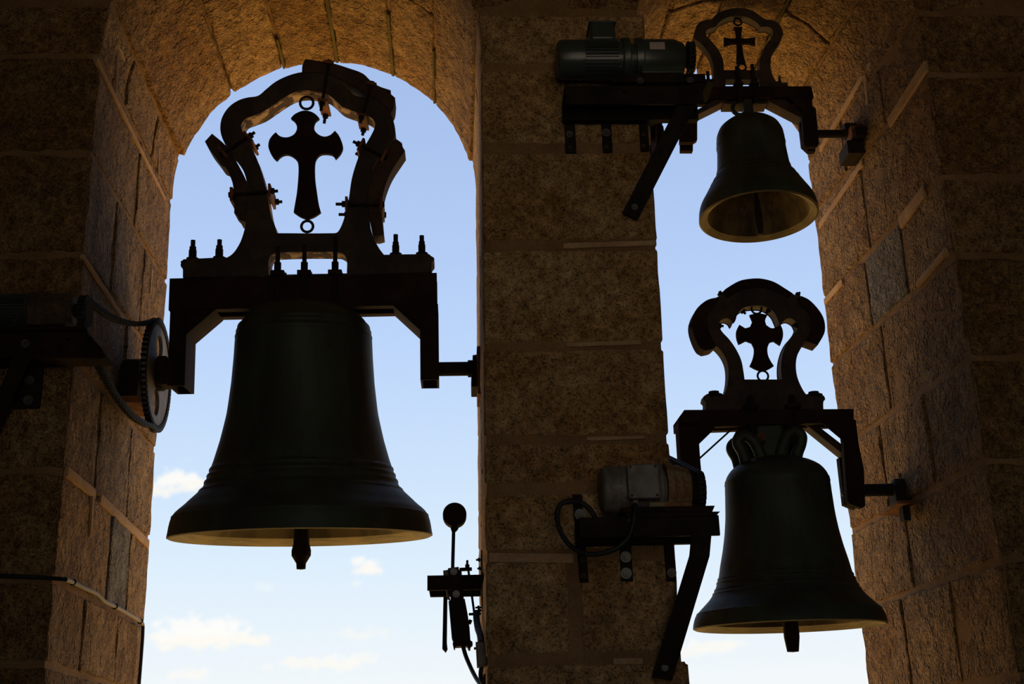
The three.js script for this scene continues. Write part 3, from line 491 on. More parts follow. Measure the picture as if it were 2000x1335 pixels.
  // cross with a ring above and below
  const cr = [[-0.0134,1.0508],[0.0139,1.0485],[0.0363,1.0363],[0.052,1.0191],[0.0366,1.0051],[0.0308,0.9857],[0.035,0.9663],[0.0513,0.949],[0.0735,0.9413],[0.0966,0.9487],[0.1136,0.9659],[0.1279,0.9486],[0.1401,0.9217],[0.1455,0.8974],[0.138,0.8734],[0.1177,0.8479],[0.1063,0.864],[0.0838,0.8699],[0.059,0.8674],[0.0433,0.8526],[0.0365,0.8313],[0.0372,0.7686],[0.0448,0.7115],[0.0522,0.6641],[0.0617,0.6293],[0.0369,0.6119],[0.0093,0.6004],[-0.0186,0.6123],[-0.0438,0.6301],[-0.0373,0.6732],[-0.0319,0.712],[-0.027,0.7934],[-0.0308,0.8359],[-0.0447,0.8552],[-0.0701,0.8681],[-0.094,0.8627],[-0.1137,0.8428],[-0.1279,0.8578],[-0.1424,0.8845],[-0.1468,0.9038],[-0.1432,0.9284],[-0.1315,0.9476],[-0.1185,0.9605],[-0.1024,0.9445],[-0.0796,0.9388],[-0.0572,0.9443],[-0.0414,0.9588],[-0.0356,0.9806],[-0.0444,1.0054],[-0.0604,1.0195],[-0.0449,1.0366]];
  const cross = mesh('cross', ext(cr, -0.012, 0.012, { smooth: true, bevel: 0.002 }), M.iron, g);
  const rg = [[0.0002,1.0876],[0.0085,0.5736]];
  mesh('ring', torus([...rg[0], 0], 0.026, 0.0055), M.ironDark, cross); mesh('ring', torus([...rg[1], 0], 0.0225, 0.0055), M.ironDark, cross);
  // studs on the foot blocks
  for (const [a, b] of [[[-0.4256,0.4391,0.02], [-0.428,0.515,0.02]], [[-0.3244,0.4422,0.02], [-0.3264,0.5162,0.02]], [[0.3532,0.4503,0.02], [0.3534,0.5311,0.02]], [[0.4542,0.4515,0.02], [0.4547,0.5261,0.02]]]) stud(g, a, b[1]);
  // hanger bolts that carry the bell, front and rear, through clamp plates
  const hb = [[-0.0892,0.4612],[-0.085,0.2127],[0.0112,0.4684],[0.0144,0.2116],[0.1272,0.4999],[0.1294,0.2103],[-0.0876,0.3684],[0.0123,0.3795],[0.1282,0.3683]];
  for (let i = 0; i < 3; i++) {
    const x = hb[i * 2][0], yt = hb[i * 2][1], yb = hb[i * 2 + 1][1], yp = T[0][1] + 0.004;
    const pl = mesh('strap_plate', bx(x - 0.026, x + 0.026, yp, yp + 0.018, -0.115, 0.115, 0.002), M.iron, g);
    mesh('hanger_bolt', join([rod([x, yb, 0.1], [x, yt, 0.1], 0.0085), hex([x, yp + 0.018, 0.1], [x, yp + 0.05, 0.1], 0.0145)]), M.ironDark, pl);
    mesh('hanger_bolt', join([rod([x, yb, -0.1], [x, yp + 0.065, -0.1], 0.0085), hex([x, yp + 0.018, -0.1], [x, yp + 0.04, -0.1], 0.0145)]), M.ironDark, pl);
  }
  const kb = [[-0.0752,0.2293],[0.0124,0.2485],[0.1007,0.2273]];
  mesh('crown_saddle', bx(kb[0][0], kb[2][0], kb[0][1] - 0.012, kb[1][1] + 0.03, -0.033, 0.033, 0.004), M.ironDark, g);
}
// lower right headstock
{
  const g = thing('headstock', 'headstock of the low right bell, rounded looped frame with a flared cross', 'headstock', [1.2087,2.6113,-4.65], 0.0471);
  const ZP = 0.058;
  const T = [[-0.3602,0.2722],[-0.3344,0.3062],[0.3094,0.3],[0.3133,0.2583],[0.3097,0.0981],[0.2549,0.099],[0.2583,0.1801],[0.1827,0.2507],[0.0959,0.2479],[-0.2234,0.246],[-0.287,0.1753],[-0.2868,0.1082],[-0.3604,0.1095],[-0.2243,0.2323]];
  const B = [[-0.3606,0.1055],[-0.2902,0.0572],[0.2572,0.1221],[0.3154,-0.0672],[0.2591,-0.0595],[0.3163,0.1621],[0.3247,0.0668]];
  for (const [z0, z1] of [[0.018, ZP], [-ZP, -0.018]]) mesh('beam', ext([T[0], T[1], T[2], [T[3][0] - 0.008, T[7][1]], [T[0][0], T[9][1] - 0.008]], z0, z1), M.iron, g);
  mesh('leg', ext([[T[0][0], T[0][1] - 0.01], [T[10][0], T[0][1] - 0.01], T[10], [T[11][0], T[11][1]], [T[11][0] + 0.004, B[4][1]], [T[12][0] + 0.006, B[4][1]], T[12]], -0.02, ZP), M.iron, g);
  mesh('leg', ext([[T[6][0], T[3][1]], T[3], [B[5][0] - 0.001, B[5][1]], B[6], B[3], [B[3][0] - 0.012, B[3][1] - 0.008], B[4], [B[4][0] - 0.008, B[4][1] + 0.012], T[5], T[6]], 0.02, ZP), M.iron, g);
  const lb = [[0.2588,0.1301],[0.2969,0.1294],[0.3011,-0.0664],[0.2618,-0.0487]];
  mesh('leg', ext(lb, -ZP, -0.018), M.iron, g);
  mesh('gusset_plate', ext([[T[9][0], T[9][1]], T[13], T[10], [T[10][0], T[9][1]]], 0.046, ZP, { bevel: 0.001 }), M.iron, g);
  mesh('gusset_plate', ext([T[7], [T[6][0] + 0.005, T[7][1]], T[6]], 0.046, ZP, { bevel: 0.001 }), M.iron, g);
  const br = [[0.1194,0.2736],[0.1577,0.273],[0.3118,0.1396],[0.2955,0.1155]];
  mesh('brace', ext(br, -0.07, 0.0), M.wood, g);
  const tr = [[-0.2729,0.137],[-0.1372,0.2517]];
  mesh('tie_rod', rod([...tr[0], -0.03], [...tr[1], -0.03], 0.0035), M.ironDark, g);
  const ax = [[-0.3793,0.0107],[-0.2755,0.0088],[0.3203,-0.0019],[0.4612,0.0014]];
  mesh('axle', rod([ax[0][0], 0, 0], [ax[1][0], 0, 0], 0.024, 20), M.ironDark, g); mesh('axle', rod([ax[2][0], 0, 0], [ax[3][0], 0, 0], 0.0235, 20), M.ironDark, g);
  const washer = [0.2673,-0.0017,-0.018];
  mesh('bolt', boltHead([washer[0], washer[1], -0.016], 0.013), M.bolt, g);
  const outer = [[-0.2485,0.309],[-0.2462,0.3417],[-0.2545,0.3502],[-0.2507,0.3662],[-0.2307,0.368],[-0.176,0.3672],[-0.164,0.3894],[-0.1546,0.4244],[-0.1506,0.4597],[-0.1528,0.4952],[-0.1643,0.5273],[-0.1799,0.5504],[-0.1909,0.5612],[-0.2063,0.5493],[-0.2358,0.5425],[-0.2556,0.5571],[-0.2733,0.6024],[-0.2796,0.6435],[-0.274,0.676],[-0.2557,0.7106],[-0.2185,0.743],[-0.1827,0.7543],[-0.1572,0.7679],[-0.1344,0.7926],[-0.0902,0.8187],[-0.0613,0.828],[-0.0116,0.8326],[0.0233,0.8278],[0.0576,0.8157],[0.0977,0.7887],[0.1295,0.7655],[0.1584,0.7579],[0.1866,0.7421],[0.217,0.7052],[0.2347,0.67],[0.2383,0.6337],[0.2312,0.6034],[0.2032,0.5598],[0.1863,0.565],[0.1567,0.5769],[0.1373,0.5484],[0.1191,0.5165],[0.1108,0.4774],[0.1125,0.4348],[0.1242,0.3958],[0.1389,0.3675],[0.1501,0.3624],[0.188,0.3619],[0.2085,0.3595],[0.2126,0.3454],[0.2041,0.335],[0.2012,0.305]];
  const win = [[-0.0948,0.4236],[-0.0969,0.459],[-0.1019,0.5016],[-0.118,0.5446],[-0.1414,0.5843],[-0.1669,0.6155],[-0.1763,0.6387],[-0.1728,0.6589],[-0.1587,0.6703],[-0.1396,0.6737],[-0.1242,0.6648],[-0.1189,0.6524],[-0.1118,0.6632],[-0.1014,0.6899],[-0.0772,0.7137],[-0.0484,0.7228],[-0.0167,0.7247],[0.0076,0.7222],[0.0292,0.7117],[0.0486,0.6918],[0.0578,0.6685],[0.0643,0.6459],[0.0759,0.6588],[0.0908,0.6695],[0.1084,0.6708],[0.1282,0.6567],[0.1361,0.6349],[0.1283,0.6184],[0.1126,0.5991],[0.0917,0.5763],[0.0727,0.5421],[0.0593,0.4994],[0.0543,0.4569],[0.056,0.4215]];
  const slot = [[-0.1072,0.3076],[-0.1029,0.3626],[0.0569,0.3603],[0.0542,0.3052]];
  mesh('lyre_frame', ext(outer, -0.035, 0.035, { holes: [win, slot], smooth: true, bevel: 0.003 }), M.frame, g);
  // iron cheeks on both lobes and over the crown
  const chk = [[-0.1924,0.5592],[-0.2078,0.5473],[-0.2373,0.5405],[-0.257,0.555],[-0.2747,0.6003],[-0.2817,0.6414],[-0.2761,0.6738],[-0.2577,0.7091],[-0.22,0.7414],[-0.1842,0.7527],[-0.167,0.7496],[-0.1903,0.7163],[-0.2132,0.6875],[-0.2213,0.6515],[-0.2155,0.6154],[-0.205,0.5866]], chr = [[0.201,0.557],[0.1546,0.5749],[0.1702,0.5998],[0.1836,0.6321],[0.1821,0.6684],[0.1694,0.6976],[0.1464,0.7234],[0.1382,0.7491],[0.1564,0.7563],[0.1846,0.7406],[0.2156,0.7037],[0.2333,0.6678],[0.2368,0.6315],[0.2297,0.6013]], chc = [[-0.1509,0.7779],[-0.1359,0.791],[-0.0918,0.817],[-0.063,0.8263],[-0.0133,0.8309],[0.0216,0.8261],[0.0558,0.814],[0.0958,0.787],[0.1236,0.7669],[0.1066,0.7495],[0.073,0.7682],[0.0324,0.787],[-0.0163,0.7934],[-0.0661,0.7866],[-0.1022,0.7723],[-0.1353,0.7522]];
  for (const p of [chk, chr, chc]) mesh('cheek_plate', ext(p, -0.042, 0.042, { smooth: true, bevel: 0.002 }), M.iron, g);
  const cr = [[-0.0448,0.6928],[-0.0126,0.699],[0.0255,0.692],[0.0139,0.6702],[0.0165,0.6505],[0.0351,0.6379],[0.0529,0.6406],[0.0716,0.6542],[0.0793,0.6294],[0.0775,0.6004],[0.0642,0.5681],[0.0412,0.585],[0.0247,0.5808],[0.0137,0.5579],[0.0134,0.5291],[0.0225,0.5039],[0.0328,0.4859],[0.0109,0.4734],[-0.014,0.4666],[-0.0377,0.474],[-0.0603,0.4872],[-0.0446,0.5192],[-0.0375,0.555],[-0.0454,0.5788],[-0.0671,0.5878],[-0.0961,0.5737],[-0.1025,0.599],[-0.101,0.628],[-0.0886,0.6532],[-0.0666,0.6384],[-0.0465,0.644],[-0.0357,0.6657]];
  const cross = mesh('cross', ext(cr, -0.009, 0.009, { smooth: true }), M.iron, g);
  const rg = [[-0.0149,0.7185],[-0.0116,0.4481]];
  mesh('ring', torus([...rg[0], 0], 0.0195, 0.0042), M.ironDark, cross); mesh('ring', torus([...rg[1], 0], 0.0205, 0.0042), M.ironDark, cross);
  // knobs and cap bolts
  const kn = [[-0.2083,0.374],[-0.2074,0.3866],[0.1761,0.3684],[0.1772,0.3796]];
  for (const i of [0, 2]) mesh('cap_nut', join([rod([kn[i][0], kn[i][1] - 0.006, 0.01], [kn[i][0], kn[i + 1][1], 0.01], 0.02, 18), rod([kn[i][0], kn[i][1] - 0.012, 0.01], [kn[i][0], kn[i][1], 0.01], 0.033, 20)]), M.ironDark, g);
  const nb = [[-0.1518,0.7798],[-0.1592,0.7748],[0.1443,0.7663],[0.1504,0.7721],[-0.28,0.6451],[-0.2849,0.6452],[-0.0767,0.7058],[-0.0702,0.6992],[0.0286,0.7075],[0.0224,0.7003],[-0.172,0.646],[-0.163,0.6451],[0.134,0.6437],[0.1241,0.6431]];
  for (let i = 0; i < 7; i++) mesh('bolt', join([hex([...nb[i * 2], 0.02], [...nb[i * 2 + 1], 0.02], 0.011), rod([...nb[i * 2], 0.02], [2 * nb[i * 2 + 1][0] - nb[i * 2][0], 2 * nb[i * 2 + 1][1] - nb[i * 2][1], 0.02], 0.005)]), M.ironDark, g);
  // U-bolts that take the crown loops, with plates and nuts over the beams
  const ub = [[-0.0829,0.356],[-0.095,0.2026],[-0.0718,0.1788],[0.0769,0.3537],[0.0642,0.2098],[0.0291,0.185],[-0.0398,0.3355],[0.0226,0.3346],[-0.1125,0.301],[0.0895,0.2979]];
  for (const [x, s] of [[ub[0][0], 1], [ub[3][0], -1]]) {
    const pl = mesh('strap_plate', bx(x - 0.025, x + 0.03, T[1][1] + 0.001, T[1][1] + 0.016, -0.075, 0.075), M.iron, g);
    mesh('u_bolt', join([tube([[x, ub[0][1], 0.064], [x, ub[1][1], 0.064], [x + s * 0.012, ub[2][1], 0.06], [x + s * 0.035, ub[2][1] - 0.004, 0.05], [x + s * 0.045, ub[1][1] + 0.01, 0.03]], 0.0085, 60), hex([x, T[1][1] + 0.016, 0.064], [x, T[1][1] + 0.04, 0.064], 0.0145), rod([x + s * 0.045, T[1][1], -0.064], [x + s * 0.045, ub[6][1], -0.064], 0.0085), hex([x + s * 0.045, T[1][1] + 0.016, -0.064], [x + s * 0.045, T[1][1] + 0.036, -0.064], 0.0145)]), M.ironDark, pl);
  }
  const sp = [[-0.1244,0.2448],[-0.1446,0.2114],[-0.1157,0.205],[-0.0125,0.1994],[0.1178,0.2092],[0.1207,0.2409]];
  mesh('crown_saddle', ext(sp, -0.016, 0.016), M.ironDark, g);
  const nut = [[-0.0519,0.1988],[0.0609,0.2049]];
  for (const n of nut) mesh('bolt', boltHead([n[0], n[1], 0.055], 0.012), M.rusty, g);
}
// upper headstock
{
  const g = thing('headstock', 'headstock of the smallest bell, dark yoke under a small looped frame with a straight-armed cross', 'headstock', [1.2397,4.1111,-4.65], -0.0297);
  const ZP = 0.04;
  const T = [[-0.2694,0.2268],[-0.1731,0.2118],[-0.1736,0.2059],[0.2759,0.2046],[0.2693,0.1104],[0.2822,0.0975],[0.2772,-0.0659],[0.2137,-0.0656],[0.223,0.0872],[0.1709,0.1518],[-0.1268,0.1528],[-0.214,0.086],[-0.2137,0.1531]];
  for (const [z0, z1] of [[0.012, ZP], [-ZP, -0.012]]) mesh('beam', ext([[T[0][0], T[3][1]], T[3], [T[3][0] + 0.004, T[9][1]], [T[0][0], T[10][1]]], z0, z1), M.iron, g);
  mesh('leg', ext([T[3], T[4], T[5], T[6], [T[6][0] - 0.012, T[6][1] - 0.014], [T[7][0] + 0.004, T[6][1] - 0.014], T[7], T[8], [T[8][0], T[9][1]], [T[9][0] + 0.02, T[3][1] - 0.02]], 0.012, ZP), M.iron, g);
  const bk = [[0.2235,0.0706],[0.2728,0.0704],[0.2789,-0.0404],[0.2741,-0.0727],[0.2462,-0.0737],[0.2226,-0.0459]];
  mesh('leg', ext(bk, -ZP, -0.012), M.iron, g);
  mesh('gusset_plate', ext([T[9], [T[8][0], T[9][1]], T[8]], 0.03, ZP, { bevel: 0.001 }), M.iron, g);
  const LL = [[-0.2803,0.1518],[-0.2078,0.1516],[-0.2238,-0.0459],[-0.2416,-0.0577],[-0.2962,-0.0574]], LB = [[-0.2751,0.0966],[-0.2192,0.0964],[-0.2344,-0.0681],[-0.2854,-0.0678]];
  mesh('leg', ext(LL, 0.012, ZP), M.iron, g); mesh('leg', ext(LB, -ZP, -0.012), M.iron, g);
  const br = [[0.07,0.1916],[0.0965,0.1441],[0.2399,0.0541],[0.244,0.091],[0.1213,0.1831]], bl = [[-0.0703,0.1921],[-0.0922,0.1791],[-0.2096,0.1046],[-0.2115,0.0812],[-0.0953,0.1436],[-0.0685,0.1541]];
  mesh('brace', ext(br, -0.045, 0.02), M.wood, g); mesh('brace', ext(bl, -0.045, 0.02), M.wood, g);
  const bp = [[-0.0928,0.1839],[0.09,0.1832],[0.0828,0.137],[-0.0969,0.1377]];
  mesh('bearing_plank', bx(bp[0][0], bp[1][0], T[9][1] - 0.014, T[9][1], -0.055, 0.012), M.wood, g);
  const ax = [[-0.3911,0.0019],[-0.2597,0.0013],[0.2748,0.0083],[0.4147,0.0101]];
  mesh('axle', rod([ax[0][0], 0, 0], [ax[1][0], 0, 0], 0.016, 20), M.ironDark, g); mesh('axle', rod([ax[2][0], 0, 0], [ax[3][0], 0, 0], 0.017, 20), M.ironDark, g);
  const outer = [[-0.1696,0.2142],[-0.1678,0.2362],[-0.1471,0.2361],[-0.1299,0.2438],[-0.1261,0.2766],[-0.1241,0.3125],[-0.1288,0.3546],[-0.1434,0.3909],[-0.1666,0.4262],[-0.1881,0.4458],[-0.1933,0.4592],[-0.1821,0.5071],[-0.1643,0.5317],[-0.137,0.5441],[-0.1113,0.5478],[-0.0926,0.5689],[-0.0591,0.59],[-0.0209,0.6019],[0.0111,0.6044],[0.0478,0.6001],[0.0782,0.5845],[0.1025,0.5627],[0.1211,0.5466],[0.1483,0.5435],[0.1732,0.5286],[0.1865,0.5039],[0.1889,0.4761],[0.1755,0.4393],[0.1507,0.4027],[0.1318,0.3724],[0.1219,0.3361],[0.1192,0.3],[0.1242,0.267],[0.1332,0.2431],[0.1479,0.2353],[0.1832,0.2352],[0.183,0.2132]];
  const win = [[-0.0828,0.292],[-0.0815,0.3244],[-0.0856,0.3606],[-0.0996,0.397],[-0.1188,0.4286],[-0.1382,0.4531],[-0.1451,0.4714],[-0.1397,0.4917],[-0.1247,0.5015],[-0.1085,0.507],[-0.096,0.512],[-0.0856,0.528],[-0.0618,0.5478],[-0.0271,0.5627],[0.0075,0.5652],[0.0438,0.5577],[0.0738,0.5391],[0.0904,0.5206],[0.0962,0.5094],[0.1132,0.5107],[0.13,0.5094],[0.1448,0.4996],[0.1493,0.4811],[0.139,0.4528],[0.1173,0.4259],[0.0971,0.3918],[0.0819,0.3543],[0.0741,0.3181],[0.0736,0.2917]];
  const slot = [[-0.0829,0.2146],[-0.0796,0.2514],[0.0696,0.251],[0.066,0.2142]];
  mesh('lyre_frame', ext(outer, -0.022, 0.022, { holes: [win, slot], smooth: true, bevel: 0.002 }), M.frame, g);
  const cr = [[-0.0145,0.5206],[0.0225,0.5206],[0.0152,0.4872],[0.0131,0.4651],[0.0328,0.4614],[0.072,0.4687],[0.0677,0.4245],[0.0356,0.4356],[0.0134,0.4344],[0.013,0.4075],[0.0148,0.371],[0.0199,0.3359],[-0.0204,0.336],[-0.0155,0.3771],[-0.0119,0.4106],[-0.0102,0.4344],[-0.0302,0.4345],[-0.0655,0.4223],[-0.0619,0.4688],[-0.0304,0.4614],[-0.0102,0.4639],[-0.0099,0.4897]];
  const cross = mesh('cross', ext(cr, -0.006, 0.006), M.iron, g);
  const rg = [[0.0051,0.5471],[0.0026,0.3217]];
  mesh('ring', torus([...rg[0], 0], 0.0165, 0.0042), M.ironDark, cross); mesh('ring', torus([...rg[1], 0], 0.0165, 0.0042), M.ironDark, cross);
  const st = [[0.1533,0.2302],[0.1581,0.2767],[-0.0324,0.2088],[-0.0244,0.2951],[0.0336,0.2086],[0.0429,0.304],[0.0339,0.2116],[-0.1722,0.2311],[-0.1684,0.2775],[-0.0244,0.2951]];
  mesh('stud_bolt', join([rod([st[0][0], st[0][1], 0], [st[1][0], st[1][1], 0], 0.007, 12, 0.004), hex([st[0][0], st[0][1], 0], [st[0][0], st[0][1] + 0.02, 0], 0.011)]), M.ironDark, g);
  mesh('stud_bolt', join([rod([st[7][0], st[7][1], 0], [st[8][0], st[8][1], 0], 0.005), hex([st[7][0], st[7][1], 0], [st[7][0], st[7][1] + 0.012, 0], 0.01)]), M.ironDark, g);
  for (const i of [2, 4]) mesh('hanger_bolt', join([rod([st[i][0], st[i][1] - 0.09, 0.046], [st[i][0], st[i + 1][1], 0.046], 0.008), hex([st[i][0], st[i][1] + 0.002, 0.046], [st[i][0], st[i][1] + 0.028, 0.046], 0.0145), bx(st[i][0] - 0.02, st[i][0] + 0.02, st[i][1] - 0.004, st[i][1] + 0.004, -0.06, 0.06)]), M.ironDark, g);
}

//OBJECTS2
// ------------------------------------------------------------ chain drives
function sprocketWheel(name, label, c, R, teeth, holes, mat, th = 0.014) {
  const g = thing(name, label, 'wheel', c);
  const s = new THREE.Shape(), n = teeth * 4;
  for (let i = 0; i < n; i++) { const a = (i / n) * Math.PI * 2, r = R + ([-0.006, -0.006, 0.004, 0.004][i % 4]); s[i ? 'lineTo' : 'moveTo'](Math.cos(a) * r, Math.sin(a) * r); }
  for (const [hx, hy, hr] of holes) { const p = new THREE.Path(); p.absellipse(hx, hy, hr, hr, 0, Math.PI * 2, true); s.holes.push(p); }
  const e = new THREE.ExtrudeGeometry(s, { depth: th, bevelEnabled: false, curveSegments: 24 }); e.translate(0, 0, -th / 2); e.rotateY(-Math.PI / 2);
  mesh('wheel_disc', boxUV(e), mat, g);
  const ts = new THREE.Shape(); for (let i = 0; i < n; i++) { const a = (i / n) * Math.PI * 2, r = R + ([-0.008, -0.008, 0.007, 0.007][i % 4]); ts[i ? 'lineTo' : 'moveTo'](Math.cos(a) * r, Math.sin(a) * r); }
  const tp = new THREE.Path(); tp.absellipse(0, 0, R - 0.014, R - 0.014, 0, Math.PI * 2, true); ts.holes.push(tp);
  const te = new THREE.ExtrudeGeometry(ts, { depth: 0.022, bevelEnabled: false, curveSegments: 48 }); te.translate(0, 0, -0.011); te.rotateY(-Math.PI / 2);
  mesh('tooth_ring', boxUV(te), M.ironDark, g);
  mesh('hub', latheX([[-0.03, 0.001], [-0.03, R * 0.3], [0.03, R * 0.3], [0.03, 0.001]], 24), M.ironDark, g);
  return g;
}
function chainLoop(label, c1, r1, c2, r2, sagTop, sagLow, group) {
  const d = [c2[2] - c1[2], c2[1] - c1[1]], D = Math.hypot(...d), phi = Math.atan2(d[1], d[0]), beta = Math.acos((r1 - r2) / D), pts = [];
  const on = (c, r, a, t) => [lerp(c1[0], c2[0], t), c[1] + Math.sin(a) * r, c[2] + Math.cos(a) * r];
  let a = phi + beta, b = phi - beta;
  if (Math.sin(a) < Math.sin(b)) [a, b] = [b, a];
  const dir = Math.sin(a - phi) > 0 ? -1 : 1;
  const line = (p, q, sag) => { for (let i = 0; i <= 24; i++) { const t = i / 24; pts.push([lerp(p[0], q[0], t), lerp(p[1], q[1], t) - sag * 4 * t * (1 - t), lerp(p[2], q[2], t)]); } };
  const arc = (c, r, s, e, t) => { for (let i = 1; i < 20; i++) pts.push(on(c, r, lerp(s, e, i / 20), t)); };
  const two = Math.PI * 2, near = (s, e, k) => { let x = e - s; while (x * k < 0) x += k * two; while (x * k > two) x -= k * two; return s + x; };
  line(on(c1, r1, a, 0), on(c2, r2, a, 1), sagTop);
  arc(c2, r2, a, near(a, b, dir), 1);
  line(on(c2, r2, b, 1), on(c1, r1, b, 0), sagLow);
  arc(c1, r1, b, near(b, a, dir), 0);
  const curve = new THREE.CatmullRomCurve3(pts.map(V), true), L = curve.getLength(), n = Math.round(L / 0.016 / 2) * 2, list = [];
  const P = []; for (let i = 0; i < n; i++) P.push(curve.getPointAt(i / n));
  for (let i = 0; i < n; i++) {
    const p = P[i], q = P[(i + 1) % n], w = i % 2 ? 0.0065 : 0.0095, y = q.clone().sub(p), len = y.length() + 0.010; y.normalize();
    const x = new THREE.Vector3(1, 0, 0).addScaledVector(y, -y.x).normalize(), z = x.clone().cross(y), mat = new THREE.Matrix4().makeBasis(x, y, z).setPosition(p.clone().add(q).multiplyScalar(0.5));
    for (const s of [-1, 1]) { const bxg = new THREE.BoxGeometry(0.0035, len, 0.0175); bxg.translate(s * w, 0, 0); bxg.applyMatrix4(mat); list.push(bxg); }
    const ro = new THREE.CylinderGeometry(0.0075, 0.0075, 0.024, 8); ro.rotateZ(Math.PI / 2); ro.applyMatrix4(new THREE.Matrix4().makeBasis(x, y, z).setPosition(p)); list.push(ro);
  }
  const g = thing('drive_chain', label, 'chain');
  const m = mesh('chain_links', join(list), M.chain, g); m.userData = { kind: 'stuff' };
  return g;
}
const wheelC = [-1.1111,3.1021,-4.65], sprC = [-1.1622,3.0591,-3.87];
sprocketWheel('sprocket_wheel', 'large grey sprocket wheel with two round holes, beside the leg of the largest headstock', wheelC, 0.205, 60, [[0, 0.108, 0.05], [0, -0.108, 0.05]], M.steelGrey);
chainLoop('black roller chain sagging from the left motor to the large grey sprocket wheel', sprC, 0.05, wheelC, 0.209, 0.045, 0.07);
const wheelU = [0.8527,4.113,-4.65], sprU = [0.8564,4.0052,-3.89];
sprocketWheel('sprocket_wheel', 'dark sprocket wheel half hidden by the pier, beside the leg of the highest headstock', wheelU, 0.118, 36, [], M.ironDark);
chainLoop('short dark chain behind the upper motor, running down to the hidden wheel', sprU, 0.046, wheelU, 0.122, 0.02, 0.02);
const sprL = [0.7712,2.4552,-3.89], wheelL = [sprL[0] + 0.06, [0.8525,2.6216,-4.65][1], -4.65];
wheelL[0] = sprL[0];
sprocketWheel('sprocket_wheel', 'sprocket wheel behind the pier edge, level with the lower right motor', wheelL, 0.135, 40, [], M.ironDark);
chainLoop('dark chain slanting behind the pier edge above the lower right motor', sprL, 0.05, wheelL, 0.139, 0.0, 0.02);

// ------------------------------------------------------------ gear motors
function motorParts(g, c, X, r, paint, gearPaint, fins) {  // X: fan end, fins start, fins end, flange, neck, gearbox start, gearbox end, shaft end (world x)
  const at = (geo) => geo.translate(0, c[1], c[2]);
  mesh('fan_cowl', at(latheX([[X[0], 0.001], [X[0], r * 0.8], [X[0] + 0.006, r * 0.93], [X[0] + 0.02, r], [X[1], r], [X[1], r * 0.9]], 40)), paint, g);
  mesh('motor_body', at(latheX([[X[1] - 0.002, 0.001], [X[1] - 0.002, r * 0.88], [X[2], r * 0.88], [X[3], r * 0.9], [X[3], 0.001]], 40)), paint, g);
  if (fins) {
    const list = [];
    for (let i = 0; i < 36; i++) { const a = (i / 36) * Math.PI * 2, b = new THREE.BoxGeometry(X[2] - X[1], r * 0.16, 0.0028); b.translate((X[1] + X[2]) / 2, r * 0.94, 0); b.rotateX(a); b.translate(0, c[1], c[2]); list.push(boxUV(b)); }
    mesh('cooling_fins', join(list), paint, g).userData = { kind: 'stuff' };
  }
  mesh('flange', at(latheX([[X[3], 0.001], [X[3], r * 1.06], [X[3] + 0.004, r * 1.1], [X[4] - 0.003, r * 1.1], [X[4], r * 1.06], [X[4], 0.001]], 40)), paint, g);
  mesh('neck', at(latheX([[X[4], r * 0.8], [X[5], r * 0.8]], 32)), paint, g);
  mesh('gearbox', at(latheX([[X[5], 0.001], [X[5], r * 1.08], [X[5] + 0.022, r * 1.1], [X[5] + 0.026, r * 1.02], [X[6] - 0.035, r * 1.02], [X[6] - 0.006, r * 0.86], [X[6], r * 0.8], [X[6], 0.001]], 36)), gearPaint, g);
  mesh('output_shaft', at(latheX([[X[6], r * 0.4], [X[6] + 0.012, r * 0.4], [X[6] + 0.012, r * 0.28], [X[7], r * 0.28], [X[7], 0.001]], 20)), M.ironDark, g);
}
{ // upper
  const g = thing('gear_motor', 'upper gear motor in dark green paint on a bracket at the top of the pier', 'motor');
  const c = [0.5876,3.9954,-3.89], X = [[0.3839,3.9957],[0.4793,3.9956],[0.5948,3.9954],[0.6111,3.9953],[0.6382,3.9953],[0.6599,3.9952],[0.8292,4.0053],[0.871,4.0052]].map((p) => p[0]);
  motorParts(g, c, X, 0.07, M.greenPaint, M.greenPaint, true);
  const tb = [[0.5019,4.0702],[0.5907,4.133]];
  mesh('terminal_box', bx(tb[0][0], tb[1][0], c[1] + 0.055, tb[1][1], c[2] - 0.045, c[2] + 0.045, 0.012), M.greenPaint, g);
  mesh('terminal_lid', bx(tb[0][0] - 0.004, tb[1][0] + 0.004, tb[1][1] - 0.016, tb[1][1] - 0.01, c[2] - 0.05, c[2] + 0.05, 0.003), M.greenPaint, g);
  mesh('gear_foot', bx(X[5] + 0.01, X[6] - 0.01, c[1] - 0.088, c[1] - 0.055, c[2] - 0.06, c[2] + 0.06, 0.006), M.greenPaint, g);
  const np = [[0.7021,4.0213],[0.7557,3.9926]], lab = mesh('name_plate', bx(np[0][0], np[1][0], np[1][1], np[0][1], -3.824, -3.8165, 0.0008), M.label, g);
  lab.userData = { label: 'small pale name plate' };
  for (const [x, y] of [[0.6001,4.0285],[0.5981,3.929]]) mesh('bolt', boltHead([x, y, -3.834], 0.006, [0, 0, 1], false), M.bolt, g);
  mesh('small_sprocket', join([latheX([[-0.012, 0.001], [-0.012, 0.04], [0.012, 0.04], [0.012, 0.001]], 24)]).translate(...sprU), M.ironDark, g);
}
